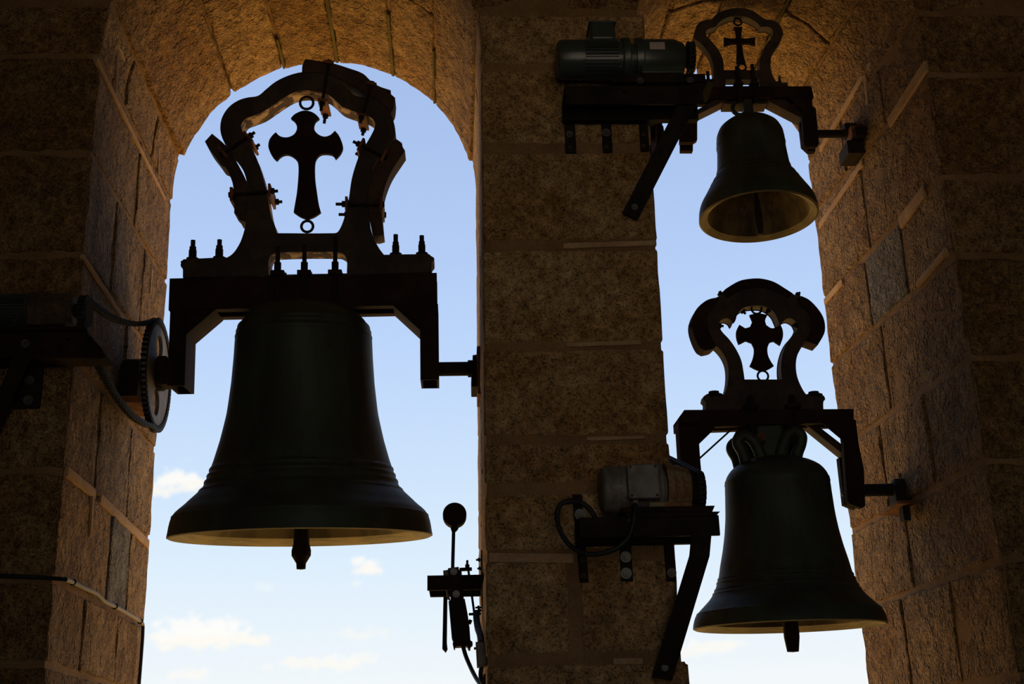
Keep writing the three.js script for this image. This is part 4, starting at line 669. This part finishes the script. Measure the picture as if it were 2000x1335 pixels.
{ // lower right
  const g = thing('gear_motor', 'lower right gear motor, silver paint with rusty gearbox and square terminal cover', 'motor');
  const c = [0.5529,2.4608,-3.89], X = [[0.4616,2.4624],[0.5433,2.461],[0.6202,2.4596],[0.6331,2.4593],[0.6523,2.459],[0.662,2.4588],[0.7391,2.4574],[0.7874,2.4566]].map((p) => p[0]);
  motorParts(g, c, X, 0.073, M.silverPaint, M.rustPaint, false);
  const tb = [[0.5382,2.5175],[0.6277,2.4139]], z1 = -3.79;
  mesh('terminal_box', bx(tb[0][0] + 0.003, tb[1][0] - 0.003, tb[1][1], tb[0][1] - 0.002, -3.86, z1 - 0.01, 0.006), M.silverPaint, g);
  const lid = mesh('terminal_lid', bx(tb[0][0] - 0.004, tb[1][0] + 0.004, tb[1][1] - 0.002, tb[0][1] + 0.002, z1 - 0.012, z1, 0.005), M.silverPaint, g);
  for (const sx of [0, 1]) for (const sy of [0, 1]) mesh('bolt', boltHead([lerp(tb[0][0], tb[1][0], 0.07 + 0.86 * sx), lerp(tb[1][1], tb[0][1], 0.07 + 0.86 * sy), z1 - 0.003], 0.0045, [0, 0, 1], false), M.rusty, lid);
  const font = await new FontLoader().loadAsync('fonts/droid/droid_sans_bold.typeface.json');
  const tx = (str, size, y) => { const t = new TextGeometry(str, { font, size, depth: 0.0025, curveSegments: 4 }); t.computeBoundingBox(); t.translate((tb[0][0] + tb[1][0]) / 2 + 0.004 - t.boundingBox.max.x / 2, y, z1 - 0.0012); return boxUV(t); };
  mesh('raised_lettering', tx('SE', 0.032, lerp(tb[1][1], tb[0][1], 0.58)), M.silverPaint, lid);
  mesh('raised_lettering', tx('ED', 0.02, lerp(tb[1][1], tb[0][1], 0.3)), M.silverPaint, lid);
  mesh('gear_foot', bx(X[2] - 0.02, X[6] - 0.004, c[1] - 0.084, c[1] - 0.05, c[2] - 0.06, c[2] + 0.06, 0.006), M.rustPaint, g);
  mesh('small_sprocket', join([latheX([[-0.03, 0.001], [-0.03, 0.045], [0.014, 0.045], [0.014, 0.001]], 24)]).translate(...sprL), M.ironDark, g);
  const gl = [0.5592,2.4042,-3.83];
  mesh('cable_gland', rod([gl[0], gl[1] - 0.012, gl[2]], [gl[0], gl[1] + 0.01, gl[2]], 0.009, 14), M.greyCable, g);
}
{ // left
  const g = thing('gear_motor', 'gear motor cut off at the left edge of the picture, finned body and brown gearbox', 'motor');
  const c = [-1.3437,3.0813,-3.9], X = [[-1.5375,3.0835],[-1.4342,3.0823],[-1.3502,3.0813],[-1.3437,3.0813],[-1.3405,3.0812],[-1.3372,3.0812],[-1.2044,3.0796],[-1.1524,3.079]].map((p) => p[0]);
  motorParts(g, c, X, 0.056, M.greenPaint, M.oldGear, true);
  mesh('gear_foot', bx(X[5], X[6] - 0.01, c[1] - 0.066, c[1] - 0.03, c[2] - 0.055, c[2] + 0.055, 0.006), M.oldGear, g);
  mesh('small_sprocket', latheX([[-0.014, 0.001], [-0.014, 0.044], [0.014, 0.044], [0.014, 0.001]], 24).translate(...sprC), M.ironDark, g);
  for (const [x, y] of [[-1.383,3.0696],[-1.3693,3.028]]) mesh('bolt', boltHead([x, y, -3.846], 0.006, [0, 0, 1], false), M.bolt, g);
}

// ------------------------------------------------------------ motor brackets on the inner wall face
{ // upper
  const g = thing('motor_bracket', 'steel bracket under the upper green motor, with three wall straps and a slanting strut', 'bracket');
  const f = [[0.4043,3.87],[0.8828,3.8767],[0.8771,3.8025],[0.4013,3.7982],[0.5603,3.9078],[0.9213,3.911],[0.9184,3.8746],[0.5584,3.8716]], zb = -3.99;
  mesh('channel_beam', join([bx(f[0][0], f[1][0], f[3][1], f[0][1], -3.862, -3.85), bx(f[0][0], f[1][0], f[0][1] - 0.01, f[0][1], -3.99, -3.86)]), M.ironDark, g);
  mesh('channel_beam', bx(f[0][0], f[1][0], f[3][1] - 0.002, f[0][1] - 0.012, zb + 0.004, -3.955), M.ironDark, g);
  mesh('base_rail', bx(f[4][0], f[5][0], f[7][1], f[7][1] + 0.012, -3.97, -3.83), M.ironDark, g);
  mesh('base_rail', bx(f[4][0], f[5][0] - 0.03, f[7][1] + 0.01, f[4][1] - 0.004, -3.838, -3.83), M.ironDark, g);
  const st = [[0.412,3.8814],[0.4489,3.6847],[0.5433,3.881],[0.5767,3.686],[0.6767,3.8805],[0.7069,3.6912],[0.4267,3.7551],[0.5571,3.7605],[0.5561,3.7061],[0.4263,3.7028],[0.689,3.7538],[0.6863,3.7094]];
  for (let i = 0; i < 3; i++) mesh('wall_strap', bx(st[i * 2][0], st[i * 2 + 1][0], st[i * 2 + 1][1], st[i * 2][1] + 0.02, -3.996, -3.985), M.ironDark, g);
  mesh('bolt', boltHead([...st[6], -3.985], 0.0085), M.bolt, g); mesh('bolt', boltHead([...st[7], -3.985], 0.011), M.bolt, g);
  for (const i of [8, 9, 10, 11]) mesh('bolt_hole', torus([...st[i], -3.985], 0.005, 0.0015), M.rusty, g);
  const s = [[0.8634,3.8568,-3.84], [0.6329,3.4617,-3.978]];
  mesh('strut', bar([s[0][0] + 0.01, s[0][1] + 0.03, s[0][2]], [s[1][0] - 0.012, s[1][1] - 0.028, s[1][2]], 0.058, 0.01), M.ironDark, g);
  mesh('bolt', boltHead([s[1][0] + 0.004, s[1][1], s[1][2] + 0.006], 0.0125), M.bolt, g);
  for (const [x, y] of [[0.6625,3.8755],[0.8365,3.8771]]) mesh('bolt', boltHead([x, y, -3.829], 0.0085), M.bolt, g);
  for (const [x, y] of [[0.6065,3.8433],[0.8593,3.8486]]) mesh('bolt', boltHead([x, y, -3.849], 0.006, [0, 0, 1], false), M.ironDark, g);
  const ep = [[0.9161,3.9534],[0.9214,3.9287],[0.9047,3.9001],[0.8123,3.8212],[0.8651,3.7587]];
  mesh('stop_pin', rod([ep[0][0], ep[2][1], -3.9], [ep[0][0], ep[0][1], -3.9], 0.006), M.ironDark, g);
}
{ // lower right
  const g = thing('motor_bracket', 'steel bracket under the silver motor, with three wall straps and a bent strut', 'bracket');
  const f = [[0.3846,2.3648],[0.8131,2.3614],[0.8048,2.2987],[0.3818,2.3023],[0.5177,2.3939],[0.803,2.3933],[0.8015,2.3743],[0.5168,2.3781],[0.5277,2.3763],[0.8173,2.374],[0.8066,2.36],[0.5269,2.3621]];
  mesh('channel_beam', join([bx(f[0][0], f[1][0], f[3][1], f[0][1], -3.842, -3.83), bx(f[0][0], f[1][0], f[0][1] - 0.012, f[0][1], -3.96, -3.84)]), M.ironDark, g);
  mesh('channel_beam', bx(f[0][0], f[1][0] - 0.05, f[3][1], f[0][1] - 0.014, -3.985, -3.96), M.ironDark, g);
  mesh('base_rail', ext([f[4], f[5], [f[6][0] - 0.008, f[6][1]], f[7]], -3.96, -3.826), M.iron, g);
  mesh('base_rail', ext([f[8], f[9], [f[10][0] - 0.006, f[10][1]], f[11]], -3.97, -3.822), M.ironDark, g);
  const st = [[0.3823,2.4702],[0.4215,2.1925],[0.525,2.3282],[0.5609,2.1927],[0.6662,2.3254],[0.6973,2.1899],[0.4039,2.4056],[0.4042,2.45],[0.407,2.2613],[0.4064,2.2119],[0.5411,2.2682],[0.5398,2.217],[0.683,2.2156]];
  mesh('wall_strap', ext([st[0], [st[1][0] - 0.009, st[0][1]], st[1], [st[0][0] + 0.013, st[1][1]]], -3.996, -3.985), M.ironDark, g);
  for (const i of [2, 4]) mesh('wall_strap', bx(st[i][0], st[i + 1][0], st[i + 1][1], st[i][1] + 0.03, -3.996, -3.985), M.ironDark, g);
  mesh('bolt', boltHead([...st[6], -3.985], 0.0125), M.bolt, g); mesh('bolt', boltHead([...st[10], -3.985], 0.0125), M.bolt, g); mesh('bolt', boltHead([...st[11], -3.985], 0.0125), M.bolt, g); mesh('bolt', boltHead([...st[12], -3.985], 0.0105), M.steelGrey, g);
  for (const i of [7, 8, 9]) mesh('bolt_hole', torus([...st[i], -3.985], 0.006, 0.0016), M.rusty, g);
  const s = [[0.7573,2.3253,-3.825], [0.7449,2.2416,-3.835], [0.6295,1.8946,-3.975], [0.6374,1.9259,-3.972]];
  const k = 0.03;
  const fr = new THREE.BufferGeometry(); // bent flat bar: three stations across its width, 11 mm thick
  { const P = [[s[0][0], s[0][1], s[0][2], 1, 0.05], [s[1][0], s[1][1], s[1][2], 1, 0.11], [s[2][0], s[2][1], s[2][2], 1, 0.28]], v = [], ix = []; P.forEach(([x, y, z, , sk]) => { for (const [dx, dz] of [[-k, 0.006], [k, 0.006], [k, -0.006], [-k, -0.006]]) v.push(x + dx, y - dx * sk * 0.6, z + dz); }); for (let i = 0; i < 2; i++) for (let j = 0; j < 4; j++) { const a = i * 4 + j, b = i * 4 + ((j + 1) % 4), c = a + 4, d = b + 4; ix.push(a, c, b, b, c, d); } ix.push(0, 1, 2, 0, 2, 3, 8, 10, 9, 8, 11, 10); fr.setAttribute('position', new THREE.Float32BufferAttribute(v, 3)); fr.setIndex(ix); }
  const fg = boxUV(fr); fg.computeVertexNormals();
  mesh('strut', fg, M.ironDark, g);
  mesh('bolt', boltHead([s[3][0], s[3][1], s[3][2] + 0.006], 0.0115), M.steelGrey, g);
  mesh('bolt', boltHead([0.5353,2.3506,-3.828], 0.006, [0, 0, 1], false), M.rusty, g);
}
{ // left
  const g = thing('motor_bracket', 'dark shelf bracket below the motor at the left edge, with a slanting strut', 'bracket');
  const f = [[-1.515,3.0079],[-1.1545,2.9982],[-1.0954,2.9358],[-1.0899,2.9051],[-1.5047,2.914]];
  mesh('channel_beam', ext([f[0], f[1], f[2], f[3], f[4]], -3.872, -3.86), M.iron, g);
  mesh('channel_beam', bx(f[0][0], f[3][0], f[4][1], f[4][1] + 0.012, -3.97, -3.872), M.iron, g);
  mesh('base_rail', bx(f[0][0], f[1][0], f[1][1] - 0.004, f[1][1] + 0.008, -3.97, -3.84), M.iron, g);
  const st = [[-1.3983,2.9667],[-1.3143,2.7825],[-1.3554,2.8757],[-1.3522,2.8086]];
  mesh('wall_strap', bx(st[0][0], st[1][0], st[1][1], st[0][1], -3.996, -3.985), M.ironDark, g);
  mesh('bolt', boltHead([...st[2], -3.985], 0.011), M.bolt, g); mesh('bolt', boltHead([...st[3], -3.985], 0.011), M.bolt, g);
  const s = [[-1.3238,2.9506,-3.85], [-1.4861,2.6071,-3.97]];
  mesh('strut', bar([s[0][0] + 0.006, s[0][1] + 0.02, s[0][2]], s[1], 0.052, 0.01), M.ironDark, g);
  mesh('bolt', boltHead([s[0][0] - 0.006, s[0][1], s[0][2] + 0.007], 0.0095), M.bolt, g);
  for (const [x, y] of [[-1.3903,2.9669],[-1.203,2.9679]]) mesh('bolt', boltHead([x, y, -3.859], 0.006, [0, 0, 1], false), M.ironDark, g);
}

// ------------------------------------------------------------ bearings
{
  const g = thing('axle_bearing', 'bearing block of the largest headstock on the left jamb, behind the sprocket wheel', 'bearing');
  const c = wheelC, b = [[-1.2349,3.0978],[-1.1404,2.9658],[-1.1915,3.0769]], x0 = -1.225;
  mesh('housing', latheX([[x0, 0.001], [x0, 0.062], [x0 + 0.05, 0.062], [x0 + 0.06, 0.052], [x0 + 0.06, 0.001]], 28).translate(0, c[1], c[2]), M.ironDark, g);
  mesh('pedestal', bx(x0 - 0.005, x0 + 0.07, b[1][1] + 0.03, c[1] - 0.01, c[2] - 0.07, c[2] + 0.09, 0.004), M.ironDark, g);
  mesh('base_plate', bx(x0 - 0.005, x0 + 0.085, b[1][1], b[1][1] + 0.028, c[2] - 0.09, c[2] + 0.1, 0.004), M.rusty, g);
}
{
  const g = thing('axle_bearing', 'bearing of the largest headstock fixed to the left side of the pier', 'bearing');
  const p = [[0.0891,3.1719],[0.1091,2.983],[0.0999,3.118]], y = p[2][1];
  mesh('housing', latheX([[0.085, 0.001], [0.085, 0.045], [0.12, 0.05], [0.12, 0.001]], 24).translate(0, y, -4.65), M.ironDark, g);
  mesh('wall_plate', bx(0.1, 0.128, p[1][1], p[0][1], -4.74, -4.56, 0.003), M.rusty, g);
  mesh('support_angle', bx(0.078, 0.105, y - 0.1, y - 0.045, -4.72, -4.58, 0.003), M.ironDark, g);
}
{
  const g = thing('axle_bearing', 'bearing of the highest headstock on the right jamb, on a short box bracket', 'bearing');
  const p = [[1.6376,4.1578],[1.6869,4.0839],[1.6474,4.1125],[1.7283,4.1074],[1.6302,4.0559],[1.7086,3.9967],[1.7487,4.0458]], y = [1.622,4.1212,-4.65][1];
  mesh('housing', latheX([[p[0][0], 0.001], [p[0][0], 0.03], [p[0][0] + 0.008, 0.036], [p[1][0], 0.036], [p[1][0], 0.001]], 24).translate(0, y, -4.65), M.ironDark, g);
  mesh('seat_angle', ext([p[2], p[3], [p[3][0] - 0.012, p[4][1]], [p[2][0], p[4][1]]], -4.7, -4.58), M.rusty, g);
  mesh('bracket_box', bx(p[4][0], p[6][0] + 0.03, p[5][1], p[4][1], -4.72, -4.6, 0.003), M.ironDark, g);
  mesh('bracket_box', bx(p[2][0] + 0.005, p[6][0] + 0.03, p[4][1] - 0.006, p[2][1] - 0.02, -4.62, -4.55, 0.003), M.iron, g);
}
{
  const g = thing('axle_bearing', 'bearing of the low right headstock on the right jamb, on a slanting rusty plate', 'bearing');
  const p = [[1.6549,2.6535],[1.6957,2.563],[1.6142,2.5316],[1.7403,2.5622],[1.6501,2.5252],[1.6769,2.4785],[1.6823,2.5497],[1.7183,2.4989]], y = [1.6463,2.6112,-4.65][1];
  mesh('housing', latheX([[p[0][0], 0.001], [p[0][0], 0.034], [p[0][0] + 0.008, 0.042], [p[1][0] + 0.01, 0.042], [p[1][0] + 0.01, 0.001]], 24).translate(0, y, -4.65), M.ironDark, g);
  mesh('pedestal', bx(p[0][0] - 0.006, p[1][0] + 0.02, p[2][1] + 0.012, y, -4.69, -4.61, 0.004), M.ironDark, g);
  mesh('seat_plate', bx(p[2][0] + 0.005, p[3][0] + 0.02, p[2][1], p[2][1] + 0.012, -4.74, -4.52, 0.002), M.rusty, g);
  mesh('support_post', bx(p[4][0], p[5][0], p[5][1], p[2][1], -4.6, -4.56, 0.002), M.ironDark, g);
  mesh('support_post', bx(p[6][0], p[7][0] + 0.02, p[7][1], p[2][1], -4.7, -4.64, 0.002), M.ironDark, g);
  const tab = [1.6857,2.6596,-4.65];
  mesh('grease_nipple', rod([tab[0], tab[1] - 0.004, -4.65], [tab[0] + 0.005, tab[1] + 0.015, -4.65], 0.0025), M.ironDark, g);
}

// ------------------------------------------------------------ striking hammer beside the big bell
{
  const g = thing('bell_hammer', 'electric striking hammer with round head on a thin arm, beside the largest bell', 'hammer');
  const Z = -4.6;
  const h = [[0.0084,2.5341],[0.009,2.5808],[0.0047,2.4866],[-0.0013,2.3411],[-0.0345,2.5349]], rr = h[0][0] - h[4][0];
  mesh('hammer_head', join([(() => { const q = new THREE.CylinderGeometry(rr, rr, 0.05, 40); q.rotateX(Math.PI / 2); q.translate(h[0][0], h[0][1], Z); return toCreasedNormals(q, 0.5); })()]), M.ironDark, g);
  mesh('hammer_arm', bar([h[2][0], h[2][1] + 0.012, Z], [h[3][0], h[3][1], Z], 0.0125, 0.016), M.ironDark, g);
  const tp = [[-0.0068,2.4884],[0.0006,2.4946],[0.0152,2.4943],[0.0213,2.4868],[0.0118,2.476],[-0.0028,2.4763]]; mesh('arm_socket', ext(tp, Z - 0.015, Z + 0.015), M.ironDark, g);
  const b = [[-0.0915,2.3141],[0.105,2.3136],[0.1039,2.2612],[-0.0918,2.2624],[-0.0816,2.2601],[0.1019,2.2592],[0.1015,2.238],[-0.0817,2.2399]];
  mesh('mounting_bar', ext(b.slice(0, 4), -4.585, -4.565), M.iron, g);
  const b2 = [[-0.0894,2.2877],[0.1042,2.2862],[0.1035,2.2516],[-0.0833,2.2525]]; mesh('mounting_bar', ext(b2, -4.68, -4.66), M.ironDark, g);
  const pl = [[-0.018,2.3359],[0.0203,2.3402],[0.0212,2.33],[0.0303,2.3257],[0.0369,2.226],[0.0339,2.2236],[-0.0092,2.217]]; const face = mesh('front_plate', ext(pl, -4.56, -4.548), M.ironDark, g);
  for (const q of [[0.0021,2.3233,-4.548], [0.0102,2.244,-4.548]]) mesh('bolt', boltHead(q, 0.009), M.bolt, face);
  const bp = [[-0.0355,2.3362],[-0.0179,2.3389],[-0.016,2.3214],[-0.0208,2.265],[-0.0093,2.2291],[-0.0221,2.2395],[-0.0342,2.3114]]; mesh('back_plate', ext(bp, -4.64, -4.6), M.steelGrey, g);
  const ho = [[-0.0169,2.2224],[0.0402,2.2287],[0.0495,2.1758],[0.0553,2.1308],[0.0581,2.0812],[0.047,2.079],[0.0016,2.0751],[-0.0072,2.0975]]; mesh('magnet_housing', ext(ho, -4.63, -4.555, { bevel: 0.004 }), M.ironDark, g);
  const lip = [[-0.0043,2.0792],[0.058,2.0851],[0.065,2.08],[0.0658,2.0711],[0.0587,2.0664],[0.0575,2.0546],[0.0505,2.0558],[0.0467,2.0667],[0.0045,2.0657],[0.0039,2.0588],[-0.0006,2.0599]]; mesh('housing_lip', ext(lip, -4.63, -4.56), M.ironDark, g);
  const sd = [[-0.0354,2.2459],[-0.021,2.2436],[-0.0248,2.0834],[-0.0225,2.0625],[-0.0292,2.0507],[-0.0412,2.0639]]; mesh('return_bar', ext(sd, -4.64, -4.61), M.ironDark, g);
  const a = [[0.0229,2.338],[0.0679,2.3391],[0.0518,2.371],[0.0502,2.3333],[0.0554,2.3322],[0.0734,2.1841],[0.0539,2.1795],[0.0774,2.18],[0.0561,2.1593],[0.0662,2.1541],[0.0515,2.3477]];
  mesh('adjusting_lever', bar([a[0][0], a[0][1], Z], [a[1][0], a[1][1], Z], 0.011, 0.02), M.ironDark, g);
  mesh('adjusting_screw', join([rod([a[2][0], a[2][1], Z], [a[3][0], a[3][1], Z], 0.0042), hex([a[10][0] , a[10][1] - 0.005, Z], [a[10][0], a[10][1] + 0.008, Z], 0.009)]), M.ironDark, g);
  mesh('pull_rod', rod([a[4][0], a[4][1], Z], [a[5][0], a[5][1], Z], 0.0042), M.ironDark, g);
  mesh('lower_lever', bar([a[6][0], a[6][1], Z], [a[7][0] + 0.02, a[7][1], Z], 0.008, 0.016), M.ironDark, g);
  mesh('clamp_nut', hex([a[8][0] - 0.004, a[8][1] - 0.004, Z], [a[9][0] - 0.003, a[9][1] - 0.004, Z], 0.009), M.ironDark, g);
  const w = [[0.0999,2.3898],[0.1081,2.3896],[0.117,2.3689],[0.1129,2.1719],[0.1036,2.1621],[0.0986,2.2172],[0.0994,2.3641]]; mesh('wall_plate', ext(w, -4.66, -4.5), M.ironDark, g);
  for (const [p, q] of [[[0.0818,2.3613],[0.1023,2.3624]], [[0.0864,2.3306],[0.1017,2.3318]], [[0.0763,2.1943],[0.099,2.1948]], [[0.0811,2.1838],[0.0988,2.1849]]]) mesh('stud_bolt', join([rod([...p, -4.54], [...q, -4.54], 0.0035), hex([lerp(p[0], q[0], 0.35), p[1], -4.54], [lerp(p[0], q[0], 0.7), q[1], -4.54], 0.0075)]), M.ironDark, g);
}
{
  const j = [[0.0686,2.0313],[0.1068,2.029],[0.1052,1.9574],[0.0718,1.9547]];
  const g = thing('junction_box', 'small grey-brown cable box on the pier corner under the striking hammer', 'box');
  mesh('box_body', ext(j, -4.16, -4.1, { bevel: 0.004 }), M.boxGrey, g);
  const l = [[0.0877,2.0022]][0]; mesh('knockout', torus([l[0], l[1], -4.101], 0.008, 0.0015), M.boxGrey, g);
  const nt = [[0.0629,2.0136],[0.0692,2.0135]]; mesh('side_screw', rod([...nt[0], -4.13], [...nt[1], -4.13], 0.004), M.ironDark, g);
}
{
  const c = [[0.0311,2.0683,-4.57],[0.0395,2.0357,-4.56],[0.0544,1.9937,-4.52],[0.072,1.9501,-4.45],[0.0917,1.909,-4.35],[0.1022,1.8729,-4.25]];
  const g = thing('power_cable', 'black cable curving down from the foot of the striking hammer to the pier', 'cable'); mesh('cable', tube(c, 0.0075, 60), M.rubber, g);
  const k = [[0.0869,1.9597,-4.14],[0.0833,1.941,-4.14],[0.0847,1.9199,-4.15],[0.091,1.9103,-4.15],[0.099,1.9304,-4.13]];
  const g2 = thing('power_cable', 'short black cable looping below the small cable box on the pier corner', 'cable'); mesh('cable', tube(k, 0.0075, 40), M.rubber, g2);
  const v = [[0.0785,2.1714,-4.5],[0.0789,2.1408,-4.45],[0.0817,2.0982,-4.35],[0.0862,2.0669,-4.25],[0.0871,2.0314,-4.16]], pts = v.map(V), cv = new THREE.CatmullRomCurve3(pts), n = 34, list = [];
  for (let i = 0; i < n; i++) { const p = cv.getPointAt(i / n), q = cv.getPointAt((i + 0.55) / n); list.push(rod(p.toArray(), q.toArray(), i % 1 ? 0.01 : 0.0115, 14)); }
  list.push(tube(v, 0.009, 40));
  const g3 = thing('conduit', 'ribbed black conduit between the striking hammer and the small cable box', 'conduit'); mesh('ribbed_tube', join(list), M.rubber, g3).userData = { kind: 'stuff' };
}
{
  const c = [[0.5576,2.4006,-3.82],[0.5528,2.3729,-3.808],[0.5438,2.3333,-3.805],[0.5244,2.2918,-3.805],[0.4847,2.2626,-3.81],[0.4389,2.2514,-3.82],[0.4013,2.2539,-3.83],[0.3578,2.2815,-3.85],[0.3293,2.3277,-3.86],[0.3212,2.3821,-3.87],[0.3351,2.4153,-3.87],[0.3656,2.4243,-3.87],[0.4006,2.4136,-3.86],[0.4219,2.3956,-3.86],[0.4365,2.3715,-3.86],[0.4497,2.3617,-3.9]];
  const g = thing('power_cable', 'black cable drooping in a loop from the silver motor across its bracket', 'cable'); mesh('cable', tube(c, 0.0078, 140), M.rubber, g);
}
{
  const A = [[-1.4481,2.2549,-3.992],[-1.3389,2.2476,-3.99],[-1.2613,2.2428,-3.99],[-1.1859,2.2347,-3.988]], B = [[-1.2,2.2453,-4.1188],[-1.2,2.2466,-4.2484],[-1.2,2.2489,-4.4052],[-1.2,2.2389,-4.4947],[-1.2,2.2401,-4.6484],[-1.2,2.2388,-4.8366],[-1.2,2.2346,-5.0326],[-1.2,2.2282,-5.0769],[-1.2,2.1981,-5.0857],[-1.2,2.1112,-5.0855],[-1.2,1.9871,-5.0798]];
  const g = thing('wall_cable', 'thin cable along the left wall, round its corner and down the jamb edge', 'cable');
  mesh('cable', tube(A, 0.0065, 40), M.rubber, g);
  mesh('cable', tube([A[3], ...B.slice(0, 8)], 0.0068, 70), M.greyCable, g).userData = { label: 'run of the cable coloured paler to stand in for light on it' };  // same cable, lit stretch painted in a lighter grey
  mesh('cable', tube(B.slice(6), 0.0065, 50), M.rubber, g);
  for (const i of [0, 4, 6]) mesh('cable_clip', torus(B[i], 0.0085, 0.003, [0.3, -0.4, -1], 16), M.rubber, g);
}

renderer.render(scene, camera);
